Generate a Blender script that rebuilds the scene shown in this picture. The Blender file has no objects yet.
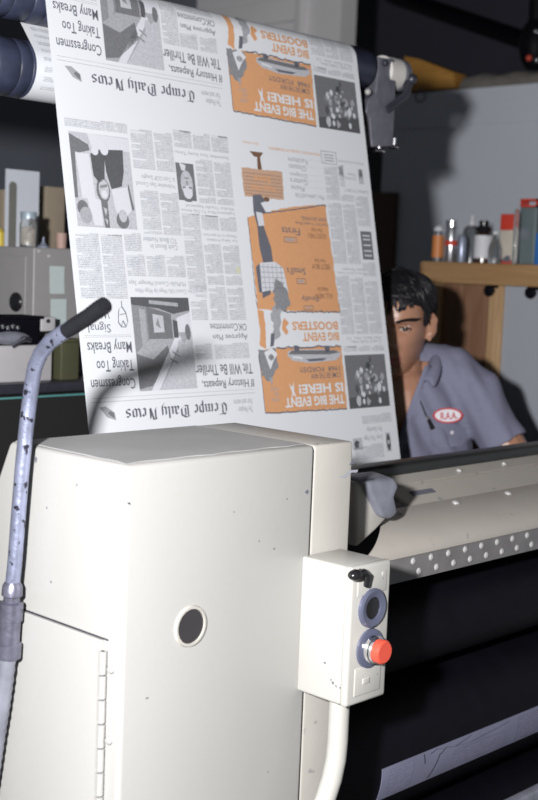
import bpy, bmesh, math, random
from mathutils import Vector, Matrix, noise
random.seed(7)
D = bpy.data
SC = bpy.context.scene
COL = SC.collection
PI = math.pi

# ------------------------------------------------------------------ camera
W_, H_, FPX = 538.0, 800.0, 1273.0
EYE = Vector((0.0, 0.0, 1.55))
AX = Vector((0.69434916, 0.0479445, -0.71803939))      # world X seen from the camera
AY = Vector((-0.71859038, 0.10001827, -0.68820362))
AZ = Vector((0.03882148, 0.9938298, 0.10390006))
cam = D.objects.new('camera', D.cameras.new('camera'))
COL.objects.link(cam)
cam.data.sensor_fit = 'VERTICAL'
cam.data.sensor_height = 36.0
cam.data.lens = FPX * 36.0 / H_
cam.data.clip_start = 0.02
cam.data.dof.use_dof = True
cam.data.dof.focus_distance = 1.9
cam.data.dof.aperture_fstop = 5.6
cam.matrix_world = Matrix(((AX.x, AX.y, AX.z, EYE.x), (AY.x, AY.y, AY.z, EYE.y), (AZ.x, AZ.y, AZ.z, EYE.z), (0, 0, 0, 1)))
SC.camera = cam

# ------------------------------------------------------------------ light: the photographer's flash, dim room light
world = D.worlds.new('room_light')
SC.world = world
world.use_nodes = True
world.node_tree.nodes['Background'].inputs[0].default_value = (0.80, 0.86, 0.82, 1)
world.node_tree.nodes['Background'].inputs[1].default_value = 0.125
fl = D.lights.new('camera_flash', 'SPOT')
fl.energy = 390.0
fl.color = (1.0, 0.985, 0.97)
fl.spot_size = math.radians(150)
fl.spot_blend = 0.6
fl.shadow_soft_size = 0.04
flash = D.objects.new('camera_flash', fl)
COL.objects.link(flash)
FLP = EYE + Vector((AX.x, AY.x, AZ.x)) * -0.31 + Vector((0, 0, 0.145))
flash.location = FLP
flash.rotation_euler = (Vector((1.7, 1.65, 1.4)) - FLP).to_track_quat('-Z', 'Y').to_euler()
SC.view_settings.view_transform = 'Standard'
SC.view_settings.look = 'None'
SC.view_settings.gamma = 1.0
SC.view_settings.use_curve_mapping = False
SC.view_settings.exposure = 0.0

# ------------------------------------------------------------------ points measured in the photograph, set at real distances
def ray(x, y):
    d = Vector(((x - 269.0) / FPX, -(y - 400.0) / FPX, -1.0))
    return Vector((AX.dot(d), AY.dot(d), AZ.dot(d)))
def onX(x, y, v): r = ray(x, y); return EYE + r * ((v - EYE.x) / r.x)
def onY(x, y, v): r = ray(x, y); return EYE + r * ((v - EYE.y) / r.y)
def deep(x, y, d): return EYE + ray(x, y) * d

# ------------------------------------------------------------------ materials
MATS = {}
def mat(name, col, rough=0.5, metal=0.0, var=0.10, scale=30.0, bump=0.0, spec=None, specks=None, bscale=None, coat=0.0):
    """Principled surface, colour gently varied by 3D noise; specks=(density, colour) adds small grime spots"""
    if name in MATS: return MATS[name]
    m = D.materials.new(name); MATS[name] = m
    m.use_nodes = True
    nt = m.node_tree; N = nt.nodes; L = nt.links
    b = N['Principled BSDF']
    b.inputs['Roughness'].default_value = rough
    b.inputs['Metallic'].default_value = metal
    if spec is not None: b.inputs['Specular IOR Level'].default_value = spec
    if coat: b.inputs['Coat Weight'].default_value = coat
    tc = N.new('ShaderNodeTexCoord')
    nz = N.new('ShaderNodeTexNoise'); nz.inputs['Scale'].default_value = scale; nz.inputs['Detail'].default_value = 5
    L.new(tc.outputs['Object'], nz.inputs['Vector'])
    mx = N.new('ShaderNodeMix'); mx.data_type = 'RGBA'
    mx.inputs[6].default_value = tuple(c * (1 - var) for c in col) + (1,)
    mx.inputs[7].default_value = tuple(min(1, c * (1 + var)) for c in col) + (1,)
    L.new(nz.outputs['Fac'], mx.inputs[0])
    out = mx.outputs[2]
    if specks:
        n2 = N.new('ShaderNodeTexNoise'); n2.inputs['Scale'].default_value = specks[2]; n2.inputs['Detail'].default_value = 2
        L.new(tc.outputs['Object'], n2.inputs['Vector'])
        rp = N.new('ShaderNodeValToRGB')
        rp.color_ramp.elements[0].position = specks[0]; rp.color_ramp.elements[0].color = (0, 0, 0, 1)
        rp.color_ramp.elements[1].position = specks[0] + 0.03; rp.color_ramp.elements[1].color = (1, 1, 1, 1)
        L.new(n2.outputs['Fac'], rp.inputs[0])
        m2 = N.new('ShaderNodeMix'); m2.data_type = 'RGBA'
        L.new(rp.outputs[0], m2.inputs[0]); L.new(out, m2.inputs[6]); m2.inputs[7].default_value = specks[1] + (1,)
        out = m2.outputs[2]
    L.new(out, b.inputs['Base Color'])
    if bump:
        n3 = N.new('ShaderNodeTexNoise'); n3.inputs['Scale'].default_value = bscale or scale * 2; n3.inputs['Detail'].default_value = 4
        L.new(tc.outputs['Object'], n3.inputs['Vector'])
        bp = N.new('ShaderNodeBump'); bp.inputs['Strength'].default_value = bump; bp.inputs['Distance'].default_value = 0.002
        L.new(n3.outputs['Fac'], bp.inputs['Height']); L.new(bp.outputs[0], b.inputs['Normal'])
    return m

def wood(name, c1, c2, scale=(3, 3, 40), rough=0.55):
    m = D.materials.new(name); MATS[name] = m; m.use_nodes = True
    nt = m.node_tree; N = nt.nodes; L = nt.links; b = N['Principled BSDF']; b.inputs['Roughness'].default_value = rough
    tc = N.new('ShaderNodeTexCoord'); mp = N.new('ShaderNodeMapping'); mp.inputs['Scale'].default_value = scale
    L.new(tc.outputs['Object'], mp.inputs['Vector'])
    nz = N.new('ShaderNodeTexNoise'); nz.inputs['Scale'].default_value = 3.0; nz.inputs['Detail'].default_value = 6; nz.inputs['Distortion'].default_value = 1.0
    L.new(mp.outputs[0], nz.inputs['Vector'])
    rp = N.new('ShaderNodeValToRGB')
    rp.color_ramp.elements[0].position = 0.3; rp.color_ramp.elements[0].color = c1 + (1,)
    rp.color_ramp.elements[1].position = 0.7; rp.color_ramp.elements[1].color = c2 + (1,)
    L.new(nz.outputs['Fac'], rp.inputs[0]); L.new(rp.outputs[0], b.inputs['Base Color'])
    return m

def glass(name, col, rough=0.05):
    m = D.materials.new(name); MATS[name] = m; m.use_nodes = True
    b = m.node_tree.nodes['Principled BSDF']
    b.inputs['Base Color'].default_value = col + (1,); b.inputs['Roughness'].default_value = rough
    b.inputs['Transmission Weight'].default_value = 0.92; b.inputs['IOR'].default_value = 1.35
    return m

def textmat(name, paper, ink, pitch, thr):
    """small newspaper type: rows of letter-sized ink blobs, laid along the UV map (metres on the sheet)"""
    m = D.materials.new(name); MATS[name] = m; m.use_nodes = True
    nt = m.node_tree; N = nt.nodes; L = nt.links; b = N['Principled BSDF']; b.inputs['Roughness'].default_value = 0.8
    b.inputs['Specular IOR Level'].default_value = 0.15
    uv = N.new('ShaderNodeUVMap'); sp = N.new('ShaderNodeSeparateXYZ'); L.new(uv.outputs[0], sp.inputs[0])
    def mth(op, a, bb=None):
        n = N.new('ShaderNodeMath'); n.operation = op
        for i, v in enumerate((a, bb)):
            if v is None: continue
            if isinstance(v, (int, float)): n.inputs[i].default_value = v
            else: L.new(v, n.inputs[i])
        return n.outputs[0]
    row = mth('DIVIDE', sp.outputs[1], pitch)
    fr = mth('FRACT', row); fl_ = mth('FLOOR', row)
    inrow = mth('MINIMUM', mth('MULTIPLY', mth('PINGPONG', mth('ADD', fr, 0.18), 0.5), 3.2), 1.0)
    cb = N.new('ShaderNodeCombineXYZ'); L.new(mth('MULTIPLY', sp.outputs[0], 620.0), cb.inputs[0]); L.new(mth('MULTIPLY', fl_, 7.31), cb.inputs[1])
    L.new(mth('MULTIPLY', fr, 1.6), cb.inputs[2])
    nz = N.new('ShaderNodeTexNoise'); nz.inputs['Scale'].default_value = 1.0; nz.inputs['Detail'].default_value = 2.0; L.new(cb.outputs[0], nz.inputs['Vector'])
    letter = mth('MINIMUM', mth('MAXIMUM', mth('MULTIPLY', mth('SUBTRACT', nz.outputs['Fac'], thr - 0.12), 4.0), 0.0), 1.0)
    n2 = N.new('ShaderNodeTexNoise'); n2.inputs['Scale'].default_value = 60.0; n2.inputs['Detail'].default_value = 3.0; L.new(uv.outputs[0], n2.inputs['Vector'])
    dens = mth('ADD', mth('MULTIPLY', n2.outputs['Fac'], 0.9), 0.35)
    f = mth('MULTIPLY', mth('MULTIPLY', inrow, letter), dens)
    mx = N.new('ShaderNodeMix'); mx.data_type = 'RGBA'
    mx.inputs[6].default_value = paper + (1,); mx.inputs[7].default_value = ink + (1,)
    L.new(f, mx.inputs[0]); L.new(mx.outputs[2], b.inputs['Base Color'])
    return m

PAPER = (0.62, 0.64, 0.685)
INK = (0.12, 0.125, 0.155)
mat('hole_glass', (0.035, 0.033, 0.036), 0.35)
mat('press_top_dusty', (0.38, 0.38, 0.385), 0.55, var=0.22, scale=9, bump=0.1)
mat('plate_metal', (0.20, 0.205, 0.30), 0.5, 0.2, var=0.25, scale=14)
mat('press_enamel', (0.355, 0.352, 0.345), 0.38, var=0.03, scale=6, bump=0.08, bscale=90, specks=(0.745, (0.35, 0.34, 0.32), 55))
mat('press_enamel_worn', (0.40, 0.385, 0.36), 0.42, var=0.08, scale=14, bump=0.1, bscale=70, specks=(0.68, (0.28, 0.27, 0.27), 34))
mat('box_enamel', (0.42, 0.413, 0.395), 0.35, var=0.03, scale=20, bump=0.06, bscale=120, specks=(0.75, (0.2, 0.2, 0.2), 70))
mat('gap_black', (0.01, 0.01, 0.011), 0.7)
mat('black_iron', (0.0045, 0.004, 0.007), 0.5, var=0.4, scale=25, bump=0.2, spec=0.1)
mat('black_rail', (0.018, 0.02, 0.02), 0.35, var=0.2)
mat('black_plastic', (0.012, 0.012, 0.014), 0.22)
mat('deck_enamel', (0.40, 0.375, 0.345), 0.42, var=0.08, scale=14, bump=0.1, bscale=70, specks=(0.72, (0.28, 0.27, 0.27), 34))
mat('strip_grey', (0.16, 0.155, 0.16), 0.5, var=0.3, scale=30)
mat('steel_bolt', (0.55, 0.55, 0.55), 0.3, 0.35, var=0.15, scale=200)
mat('chrome', (0.85, 0.86, 0.9), 0.12, 1.0)
mat('grey_ring', (0.115, 0.125, 0.19), 0.3, 0.3)
mat('red_plastic', (0.58, 0.075, 0.045), 0.35)
mat('dull_steel', (0.20, 0.20, 0.27), 0.30, 0.7, var=0.6, scale=60, bump=0.3)
mat('inky_metal', (0.26, 0.27, 0.33), 0.4, 0.4, var=0.5, scale=28, bump=0.3)
mat('dark_metal', (0.055, 0.055, 0.075), 0.4, 0.5, var=0.35, scale=40, bump=0.2)
mat('bracket_metal', (0.16, 0.16, 0.20), 0.5, 0.4, var=0.5, scale=35, bump=0.25)
mat('roller_rubber', (0.028, 0.033, 0.062), 0.42, var=0.75, scale=30, bump=0.25)
mat('white_tape', (0.55, 0.53, 0.52), 0.7, var=0.12)
mat('paper', PAPER, 0.8, var=0.02, scale=8, spec=0.15)
mat('ink', INK, 0.8, var=0.25, scale=300, spec=0.15)
mat('ink_grey', (0.30, 0.31, 0.35), 0.8, var=0.2, scale=300, spec=0.15)
mat('ad_orange', (0.575, 0.30, 0.155), 0.8, var=0.07, scale=120, spec=0.15)
mat('ad_tan', (0.47, 0.31, 0.225), 0.8, var=0.10, scale=300, spec=0.15)
mat('ad_brown', (0.16, 0.09, 0.06), 0.8, var=0.3, scale=200, spec=0.15)
for i, v in enumerate((0.09, 0.15, 0.22, 0.32, 0.43, 0.56)):
    mat('halftone_%d' % i, (v, v * 1.02, v * 1.12), 0.8, var=0.28 if i < 5 else 0.08, scale=220, spec=0.15)
mat("stain", (0.52, 0.53, 0.40), 0.8, spec=0.15)
textmat('plate_type', (0.20, 0.205, 0.30), (0.10, 0.10, 0.15), 0.005, 0.46)
mat('plate_ink', (0.03, 0.03, 0.045), 0.6)
textmat('small_type', PAPER, (0.27, 0.28, 0.32), 0.0031, 0.44)
textmat('fine_type', PAPER, (0.29, 0.30, 0.335), 0.0024, 0.44)
mat('wall_paint', (0.60, 0.635, 0.72), 0.75, var=0.05, scale=3, bump=0.1)
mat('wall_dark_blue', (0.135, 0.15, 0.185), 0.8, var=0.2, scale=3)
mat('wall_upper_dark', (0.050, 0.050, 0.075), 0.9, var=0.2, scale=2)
mat('cupboard_pale', (0.33, 0.35, 0.40), 0.7, var=0.05, scale=4)
mat('pale_panel', (0.82, 0.81, 0.83), 0.6, var=0.05, scale=4)
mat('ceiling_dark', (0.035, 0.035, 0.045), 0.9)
mat('concrete', (0.16, 0.155, 0.15), 0.85, var=0.25, scale=5, bump=0.2)
wood('shelf_pine', (0.30, 0.17, 0.075), (0.42, 0.26, 0.13), (6, 1.2, 30))
wood('post_pine', (0.36, 0.22, 0.11), (0.48, 0.32, 0.18), (30, 30, 2))
wood('brown_board', (0.17, 0.085, 0.05), (0.25, 0.135, 0.08), (20, 20, 1.6))
wood('plywood', (0.34, 0.16, 0.03), (0.50, 0.26, 0.06), (2, 2, 40))
wood('door_wood', (0.07, 0.04, 0.03), (0.11, 0.06, 0.04), (20, 20, 1.5))
mat('tool_steel_blue', (0.36, 0.39, 0.55), 0.36, 0.72, var=0.5, scale=45, bump=0.6, specks=(0.63, (0.05, 0.05, 0.07), 85))
mat('black_rubber', (0.010, 0.010, 0.014), 0.7, var=0.2, bump=0.3, scale=60, spec=0.2)
mat('cabinet_grey', (0.25, 0.245, 0.25), 0.5, 0.1, var=0.05)
mat('taped_note', (0.42, 0.48, 0.49), 0.8, var=0.06, scale=60)
mat('card_white', (0.52, 0.55, 0.62), 0.8, var=0.04)
mat('card_slot', (0.14, 0.14, 0.13), 0.8)
mat('beige_card', (0.27, 0.225, 0.17), 0.8, var=0.1)
mat('pinkish_cup', (0.36, 0.24, 0.21), 0.6)
mat('jar_lid', (0.36, 0.43, 0.50), 0.4, 0.3)
mat('jar_fill', (0.50, 0.42, 0.36), 0.7, var=0.3, scale=120)
glass('clear_glass', (0.92, 0.94, 0.95))
glass('clear_glass_dull', (0.72, 0.76, 0.80), 0.15)
mat('bottle_brown', (0.045, 0.025, 0.02), 0.15, var=0.2)
mat('label_white', (0.62, 0.63, 0.68), 0.6)
mat('label_orange', (0.55, 0.20, 0.06), 0.5)
mat('label_red', (0.55, 0.05, 0.03), 0.45)
mat('carton_cream', (0.52, 0.48, 0.42), 0.6)
mat('tin_green', (0.13, 0.17, 0.18), 0.5, 0.2, var=0.2)
mat('blue_tin', (0.03, 0.14, 0.42), 0.4)
mat('can_silver', (0.62, 0.63, 0.68), 0.25, 0.9)
mat('can_blue_grey', (0.34, 0.38, 0.50), 0.35, 0.5)
mat('yellow_plastic', (0.55, 0.42, 0.06), 0.5)
mat('olive_paint', (0.062, 0.062, 0.034), 0.6)
mat('light_grey_paint', (0.40, 0.39, 0.41), 0.5, var=0.06)
mat('teal_line', (0.10, 0.30, 0.30), 0.4)
mat('insulation_grey', (0.20, 0.185, 0.17), 0.95, var=0.4, scale=25, bump=0.8)
mat('skin', (0.34, 0.175, 0.115), 0.38, var=0.10, scale=45, bump=0.06, bscale=220)
mat('lip', (0.34, 0.13, 0.11), 0.45)
mat('hair_black', (0.009, 0.008, 0.011), 0.5, var=0.3, scale=150, spec=0.35)
mat('eye_white', (0.58, 0.55, 0.54), 0.2)
mat('iris_brown', (0.035, 0.02, 0.013), 0.15)
mat('shirt_cloth', (0.165, 0.168, 0.245), 0.85, var=0.08, scale=90, bump=0.15, bscale=500)
mat('button_white', (0.6, 0.6, 0.65), 0.3)
mat('patch_white', (0.72, 0.70, 0.76), 0.7)
mat('patch_red', (0.50, 0.05, 0.06), 0.7)
mat('trouser_cloth', (0.05, 0.055, 0.08), 0.85)
mat('shoe_leather', (0.02, 0.016, 0.014), 0.4)

# ------------------------------------------------------------------ mesh builder
def basis(d):
    d = d.normalized()
    h = Vector((0, 0, 1)) if abs(d.z) < 0.9 else Vector((1, 0, 0))
    u = d.cross(h).normalized(); v = d.cross(u).normalized()
    return u, v
class MB:
    def __init__(self): self.v = []; self.f = []; self.m = []; self.uv = {}; self.mi = 0
    def add(self, vs, fs, mi=None):
        o = len(self.v); self.v += [Vector(p) for p in vs]
        for f in fs: self.f.append([o + i for i in f]); self.m.append(self.mi if mi is None else mi)
        return self
    def box(self, a, b, mi=None):
        x0, y0, z0 = a; x1, y1, z1 = b
        return self.add([(x0, y0, z0), (x1, y0, z0), (x1, y1, z0), (x0, y1, z0), (x0, y0, z1), (x1, y0, z1), (x1, y1, z1), (x0, y1, z1)],
                        [(0, 3, 2, 1), (4, 5, 6, 7), (0, 1, 5, 4), (1, 2, 6, 5), (2, 3, 7, 6), (3, 0, 4, 7)], mi)
    def prism(self, poly, d, mi=None):
        d = Vector(d); n = len(poly); poly = [Vector(p) for p in poly]
        return self.add(poly + [p + d for p in poly], [list(range(n))[::-1], list(range(n, 2 * n))] + [(i, (i + 1) % n, n + (i + 1) % n, n + i) for i in range(n)], mi)
    def lathe(self, p, d, prof, n=20, mi=None, cap=True):
        """prof: (distance along d, radius)"""
        p = Vector(p); d = Vector(d).normalized(); u, v = basis(d); vs = []; fs = []
        for (h, r) in prof:
            for i in range(n):
                t = 2 * PI * i / n; vs.append(p + d * h + (u * math.cos(t) + v * math.sin(t)) * max(r, 1e-5))
        k = len(prof)
        for j in range(k - 1):
            for i in range(n):
                a = j * n + i; b2 = j * n + (i + 1) % n
                fs.append((a, b2, b2 + n, a + n))
        if cap: fs.append(list(range(n))[::-1]); fs.append([(k - 1) * n + i for i in range(n)])
        return self.add(vs, fs, mi)
    def cyl(self, a, b, r, r2=None, n=20, mi=None):
        a = Vector(a); b = Vector(b)
        return self.lathe(a, b - a, [(0, r), ((b - a).length, r if r2 is None else r2)], n, mi)
    def tube(self, pts, rad, n=12, mi=None, close=True):
        pts = [Vector(p) for p in pts]
        rad = rad if isinstance(rad, (list, tuple)) else [rad] * len(pts)
        u = None; vs = []; fs = []
        for i, p in enumerate(pts):
            t = (pts[min(i + 1, len(pts) - 1)] - pts[max(i - 1, 0)]).normalized()
            if u is None: u, _ = basis(t)
            u = (u - t * u.dot(t)).normalized(); w = t.cross(u)
            for k in range(n):
                a = 2 * PI * k / n; vs.append(p + (u * math.cos(a) + w * math.sin(a)) * rad[i])
        for j in range(len(pts) - 1):
            for k in range(n):
                a = j * n + k; b = j * n + (k + 1) % n; fs.append((a, b, b + n, a + n))
        if close: fs.append(list(range(n))[::-1]); fs.append([(len(pts) - 1) * n + k for k in range(n)])
        return self.add(vs, fs, mi)
    def ell(self, c, ax, n=16, k=10, mi=None):
        """ellipsoid, ax = three scaled axis vectors"""
        c = Vector(c); vs = [c + ax[2]]; fs = []
        for j in range(1, k):
            t = PI * j / k
            for i in range(n):
                a = 2 * PI * i / n
                vs.append(c + ax[2] * math.cos(t) + (ax[0] * math.cos(a) + ax[1] * math.sin(a)) * math.sin(t))
        vs.append(c - ax[2]); last = len(vs) - 1
        for i in range(n): fs.append((0, 1 + i, 1 + (i + 1) % n))
        for j in range(k - 2):
            for i in range(n):
                a = 1 + j * n + i; b = 1 + j * n + (i + 1) % n; fs.append((a, a + n, b + n, b))
        o = 1 + (k - 2) * n
        for i in range(n): fs.append((o + i, last, o + (i + 1) % n))
        return self.add(vs, fs, mi)
    def ball(self, c, r, n=14, k=9, mi=None): return self.ell(c, (Vector((r, 0, 0)), Vector((0, r, 0)), Vector((0, 0, r))), n, k, mi)
    def mesh(self, name, mats, bevel=0.0, smooth=35, normals=True):
        me = D.meshes.new(name); me.from_pydata([tuple(p) for p in self.v], [], self.f)
        for k in (mats if isinstance(mats, (list, tuple)) else [mats]): me.materials.append(MATS[k])
        for p, i in zip(me.polygons, self.m): p.material_index = i
        bm = bmesh.new(); bm.from_mesh(me)
        if normals: bmesh.ops.recalc_face_normals(bm, faces=bm.faces)
        if bevel:
            es = [e for e in bm.edges if len(e.link_faces) == 2 and e.calc_face_angle() > 0.6]
            bmesh.ops.bevel(bm, geom=es, offset=bevel, segments=3, affect='EDGES', profile=0.5, clamp_overlap=True)
        if smooth:
            for f in bm.faces: f.smooth = True
            for e in bm.edges:
                if len(e.link_faces) == 2 and e.calc_face_angle() > math.radians(smooth): e.smooth = False
        bm.to_mesh(me); bm.free()
        return me
def tag(o, label, cat, group=None):
    o['label'] = label; o['category'] = cat
    if group: o['group'] = group
    return o
def link_mesh(name, me, parent=None):
    """parts keep world coordinates (their thing sits at its base); top-level meshes are re-centred on their base"""
    o = D.objects.new(name, me); COL.objects.link(o)
    if parent is not None:
        o.parent = parent
        base = Vector((0, 0, 0)); q = parent
        while q is not None: base += q.location; q = q.parent
        o.location = -base
        # move the origin onto the part itself
        c = sum((v.co for v in me.vertices), Vector()) / max(1, len(me.vertices))
        me.transform(Matrix.Translation(-c)); o.location = c - base
    else:
        xs = [v.co for v in me.vertices]
        c = Vector(((min(p.x for p in xs) + max(p.x for p in xs)) / 2, (min(p.y for p in xs) + max(p.y for p in xs)) / 2, min(p.z for p in xs)))
        me.transform(Matrix.Translation(-c)); o.location = c
    return o
def obj(name, mb, mats, parent=None, bevel=0.0, smooth=35): return link_mesh(name, mb.mesh(name, mats, bevel, smooth), parent)
def thing(name, label, cat, loc, group=None):
    o = D.objects.new(name, None); COL.objects.link(o); o.location = loc; o.empty_display_size = 0.05
    return tag(o, label, cat, group)
def struct(name, mb, mats, bevel=0.0):
    o = obj(name, mb, mats, None, bevel); o['kind'] = 'structure'; return o
def V(*a): return Vector(a)

# ================================================================== THE ROOM
struct('floor', MB().box((-1.5, -1.5, -0.1), (6.6, 6.2, 0)), 'concrete')
WX = 4.2
wt = onX(490, 87, WX).z
wl = onX(384, 130, WX).y
seam = onX(490, 125, WX).z
w = MB()
w.box((WX, -1.4, 0), (WX + 0.1, wl, seam - 0.003)); w.box((WX, -1.4, seam + 0.003), (WX + 0.1, wl, wt)); w.box((WX + 0.008, -1.4, seam - 0.01), (WX + 0.09, wl, seam + 0.01))
struct('wall_right', w, 'wall_paint')
pl, pr = onX(120, 20, WX).y, onX(341, 20, WX).y
b = MB(); b.box((WX, pr, 0), (WX + 0.1, pl + 0.7, 3.3))
s1 = onX(303, 20, WX).y
ln = onX(250, 17, WX).z
struct('wall_back', b, 'pale_panel')
b = MB(); b.box((WX - 0.035, s1 - 0.02, 0), (WX, s1 + 0.02, 3.3)); struct('trim_1', b, 'pale_panel', 0.004)
b = MB(); b.box((WX - 0.03, s1 + 0.02, ln - 0.05), (WX, pl + 0.7, ln + 0.05)); struct('trim_2', b, 'pale_panel', 0.004)
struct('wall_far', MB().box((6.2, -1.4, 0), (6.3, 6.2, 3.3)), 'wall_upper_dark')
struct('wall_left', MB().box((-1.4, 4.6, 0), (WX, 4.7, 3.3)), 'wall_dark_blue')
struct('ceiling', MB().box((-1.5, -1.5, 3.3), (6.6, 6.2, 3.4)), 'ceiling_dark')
d0 = onX(396, 200, WX - 0.02)
b = MB(); b.box((WX - 0.045, d0.y, 0), (WX - 0.002, d0.y + 0.75, d0.z + 0.03)); dr = struct('door_1', b, 'door_wood', 0.003)
b = MB(); b.ball((WX - 0.075, d0.y + 0.7, 1.0), 0.028); b.cyl((WX - 0.05, d0.y + 0.7, 1.0), (WX - 0.04, d0.y + 0.7, 1.0), 0.014); obj('door_handle', b, 'steel_bolt', dr)

# things on top of the low wall
p0 = onX(418, 88, WX); p1 = onX(456, 88, WX)
b = MB(); b.prism([onX(x, y, WX + .01) for x, y in ((404, 56), (419, 59), (453, 72), (455, 87.5), (404, 92))], (0.09, 0, 0)); zmin = min(v.z for v in b.v)
for v in b.v: v.z = max(v.z, wt + .0005)
tag(obj('plywood_block', b, 'plywood', None, .002), 'orange brown plywood block lying on top of the pale wall', 'plywood')
b = MB()
q0 = onX(460, 85, WX); q1 = onX(560, 80, WX)
vs = []; fs = []; n, k = 26, 10
for i in range(n + 1):
    y = q0.y + (q1.y - q0.y) * i / n
    for j in range(k):
        t = PI * j / (k - 1)
        r = 0.035 + 0.018 * noise.noise(V(y * 9, j * 0.7, 2))
        vs.append((WX + 0.05 - 0.055 * math.cos(t), y, wt + r * math.sin(t) * 1.5 + 0.001))
for i in range(n):
    for j in range(k - 1):
        a = i * k + j; fs.append((a, a + 1, a + k + 1, a + k))
    fs.append((i * k, i * k + k, i * k + 2 * k - 1, i * k + k - 1))
fs.append(list(range(k))); fs.append([n * k + j for j in range(k)])
b.add(vs, fs)
tag(obj('insulation_roll', b, 'insulation_grey', smooth=60), 'crumpled grey insulation lying along the top of the wall', 'insulation')
c = onX(420, 96, WX - 0.006)
b = MB(); pts = [c + V(0, 0.024 * math.cos(t), 0.024 * math.sin(t)) for t in [2 * PI * i / 24 for i in range(25)]]
b.tube(pts, 0.0028, 6)
tag(obj('wire_ring', b, 'bracket_metal'), 'small wire ring hanging below the plywood on the pale wall', 'ring')
b = MB(); a0 = onX(390, -6, 5.6); a1 = onX(560, 52, 5.6); b.cyl(a0, a1, 0.045, n=14)
tag(obj('overhead_pipe', b, 'black_iron'), 'dark slanting pipe high up in the gloom above the wall', 'pipe')
c = onX(535, 42, WX + 0.04)
t = thing('work_lamp', 'dark hanging lamp with red and chrome spots at the top right edge', 'lamp', (c.x, c.y, c.z - 0.1))
b = MB(); b.lathe(c + V(0, 0, -0.10), (0, 0, 1), [(0, 0.03), (0.03, 0.05), (0.09, 0.065), (0.15, 0.05), (0.19, 0.02)], 18); obj('lamp_body', b, 'black_iron', t)
b = MB(); b.cyl(c + V(0, 0, .08), (c.x, c.y, 3.3), 0.03); obj('lamp_stem', b, 'black_iron', t)
b = MB(); b.ball(onX(529, 58, WX - 0.02), 0.012); obj('red_lens', b, 'red_plastic', t)
b = MB(); b.ball(onX(536, 31, WX - 0.025), 0.010); b.cyl(onX(536, 31, WX - 0.025), onX(536, 31, WX), 0.005, n=8); obj('chrome_knob', b, 'chrome', t)
b = MB(); b.ball(onX(537, 60, WX - 0.025), 0.010); obj('chrome_knob', b, 'chrome', t)

# ================================================================== SHELF WITH CANS AND BOTTLES
SX = 3.12
SB = 3.70
e = onX(420, 261, SX); top = e.z; thick = e.z - onX(420, 282, SX).z
sy = e.y
t = thing('cupboard', 'tall cupboard with pine top, brown door and pale panel behind the man', 'cupboard', (SX + 0.2, sy - 0.4, 0))
b = MB(); b.box((SX, -0.6, top - thick), (SB, sy, top)); obj('pine_top', b, 'shelf_pine', t, 0.004)
zb = 0.0
yp0, yp1, yp2 = onX(437, 300, SX).y, onX(486, 300, SX).y, onX(500, 300, SX).y
b = MB(); b.box((SX + 0.012, yp0, zb), (SX + 0.05, sy - 0.02, top - thick)); obj('post', b, 'post_pine', t, 0.003)
b = MB(); b.box((SX + 0.012, yp2, zb), (SX + 0.05, yp1, top - thick)); obj('post', b, 'post_pine', t, 0.003)
b = MB(); b.box((SX + 0.030, yp1 + 0.001, zb), (SX + 0.043, yp0 - 0.001, top - thick)); obj('door', b, 'brown_board', t)
b = MB(); b.box((SX + 0.022, -0.58, zb), (SX + 0.036, yp2 - 0.001, top - thick)); obj('pale_panel', b, 'cupboard_pale', t)
b = MB(); b.box((SX + 0.05, sy - 0.035, zb), (SB, sy - 0.02, top - thick)); obj('side_panel', b, 'brown_board', t)
for (x, y) in ((491, 285), (532, 291)):
    c = onX(x, y, SX - 0.0)
    kn = MB(); kn.lathe(V(SX + 0.012, c.y, top - thick - 0.016), (-1, 0, 0), [(0, 0.008), (0.012, 0.008), (0.016, 0.015), (0.024, 0.017), (0.032, 0.010)], 14)
    kn.box((SX + 0.004, c.y - 0.018, top - thick - 0.008), (SX + 0.03, c.y + 0.018, top - thick))
    obj('knob', kn, 'black_iron', t)
def shelf_at(x, yb, back): p = onX(x, yb, SX + back); return V(p.x, p.y, top)
PXM = 3.78 / FPX                                             # metres per photo pixel at the shelf
def can(name, label, cat, x, back, wpx, hpx, body, cap, capm, band=None, bandm=None):
    p = shelf_at(x, 262, back); r = wpx * PXM / 2; h = hpx * PXM
    t = thing(name, label, cat, p, 'cans and bottles on the pine topped cupboard')
    b = MB(); b.lathe(p, (0, 0, 1), [(0, r * .94), (h * .02, r), (h * .80, r), (h * .84, r * .9)], 20); obj('can_body', b, body, t)
    b = MB(); b.lathe(p + V(0, 0, h * .84), (0, 0, 1), cap(r, h), 18); obj('can_cap', b, capm, t)
    if band:
        b = MB(); b.lathe(p + V(0, 0, h * band[0]), (0, 0, 1), [(0, r * 1.012), (h * (band[1] - band[0]), r * 1.012)], 20); obj('can_label', b, bandm, t)
    return t
dome = lambda r, h: [(0, r * .85), (h * .06, r * .82), (h * .12, r * .6), (h * .16, r * .2)]
flatcap = lambda r, h: [(0, r * .98), (h * .15, r * .98), (h * .16, r * .9)]
can('spray_can', 'leftmost can on the cupboard, orange label and domed white cap', 'can', 437, 0.10, 12, 38, 'can_silver', dome, 'label_white', (.12, .72), 'label_orange')
can('spray_can', 'tall silver can with a thin red band, second from the left on the cupboard', 'can', 450, 0.10, 13, 43, 'can_silver', flatcap, 'can_silver', (.40, .52), 'label_red')
can('metal_tube', 'short blue grey tube in front of the clear spray bottle', 'can', 461, 0.06, 9, 28, 'can_blue_grey', dome, 'can_blue_grey')
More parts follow.
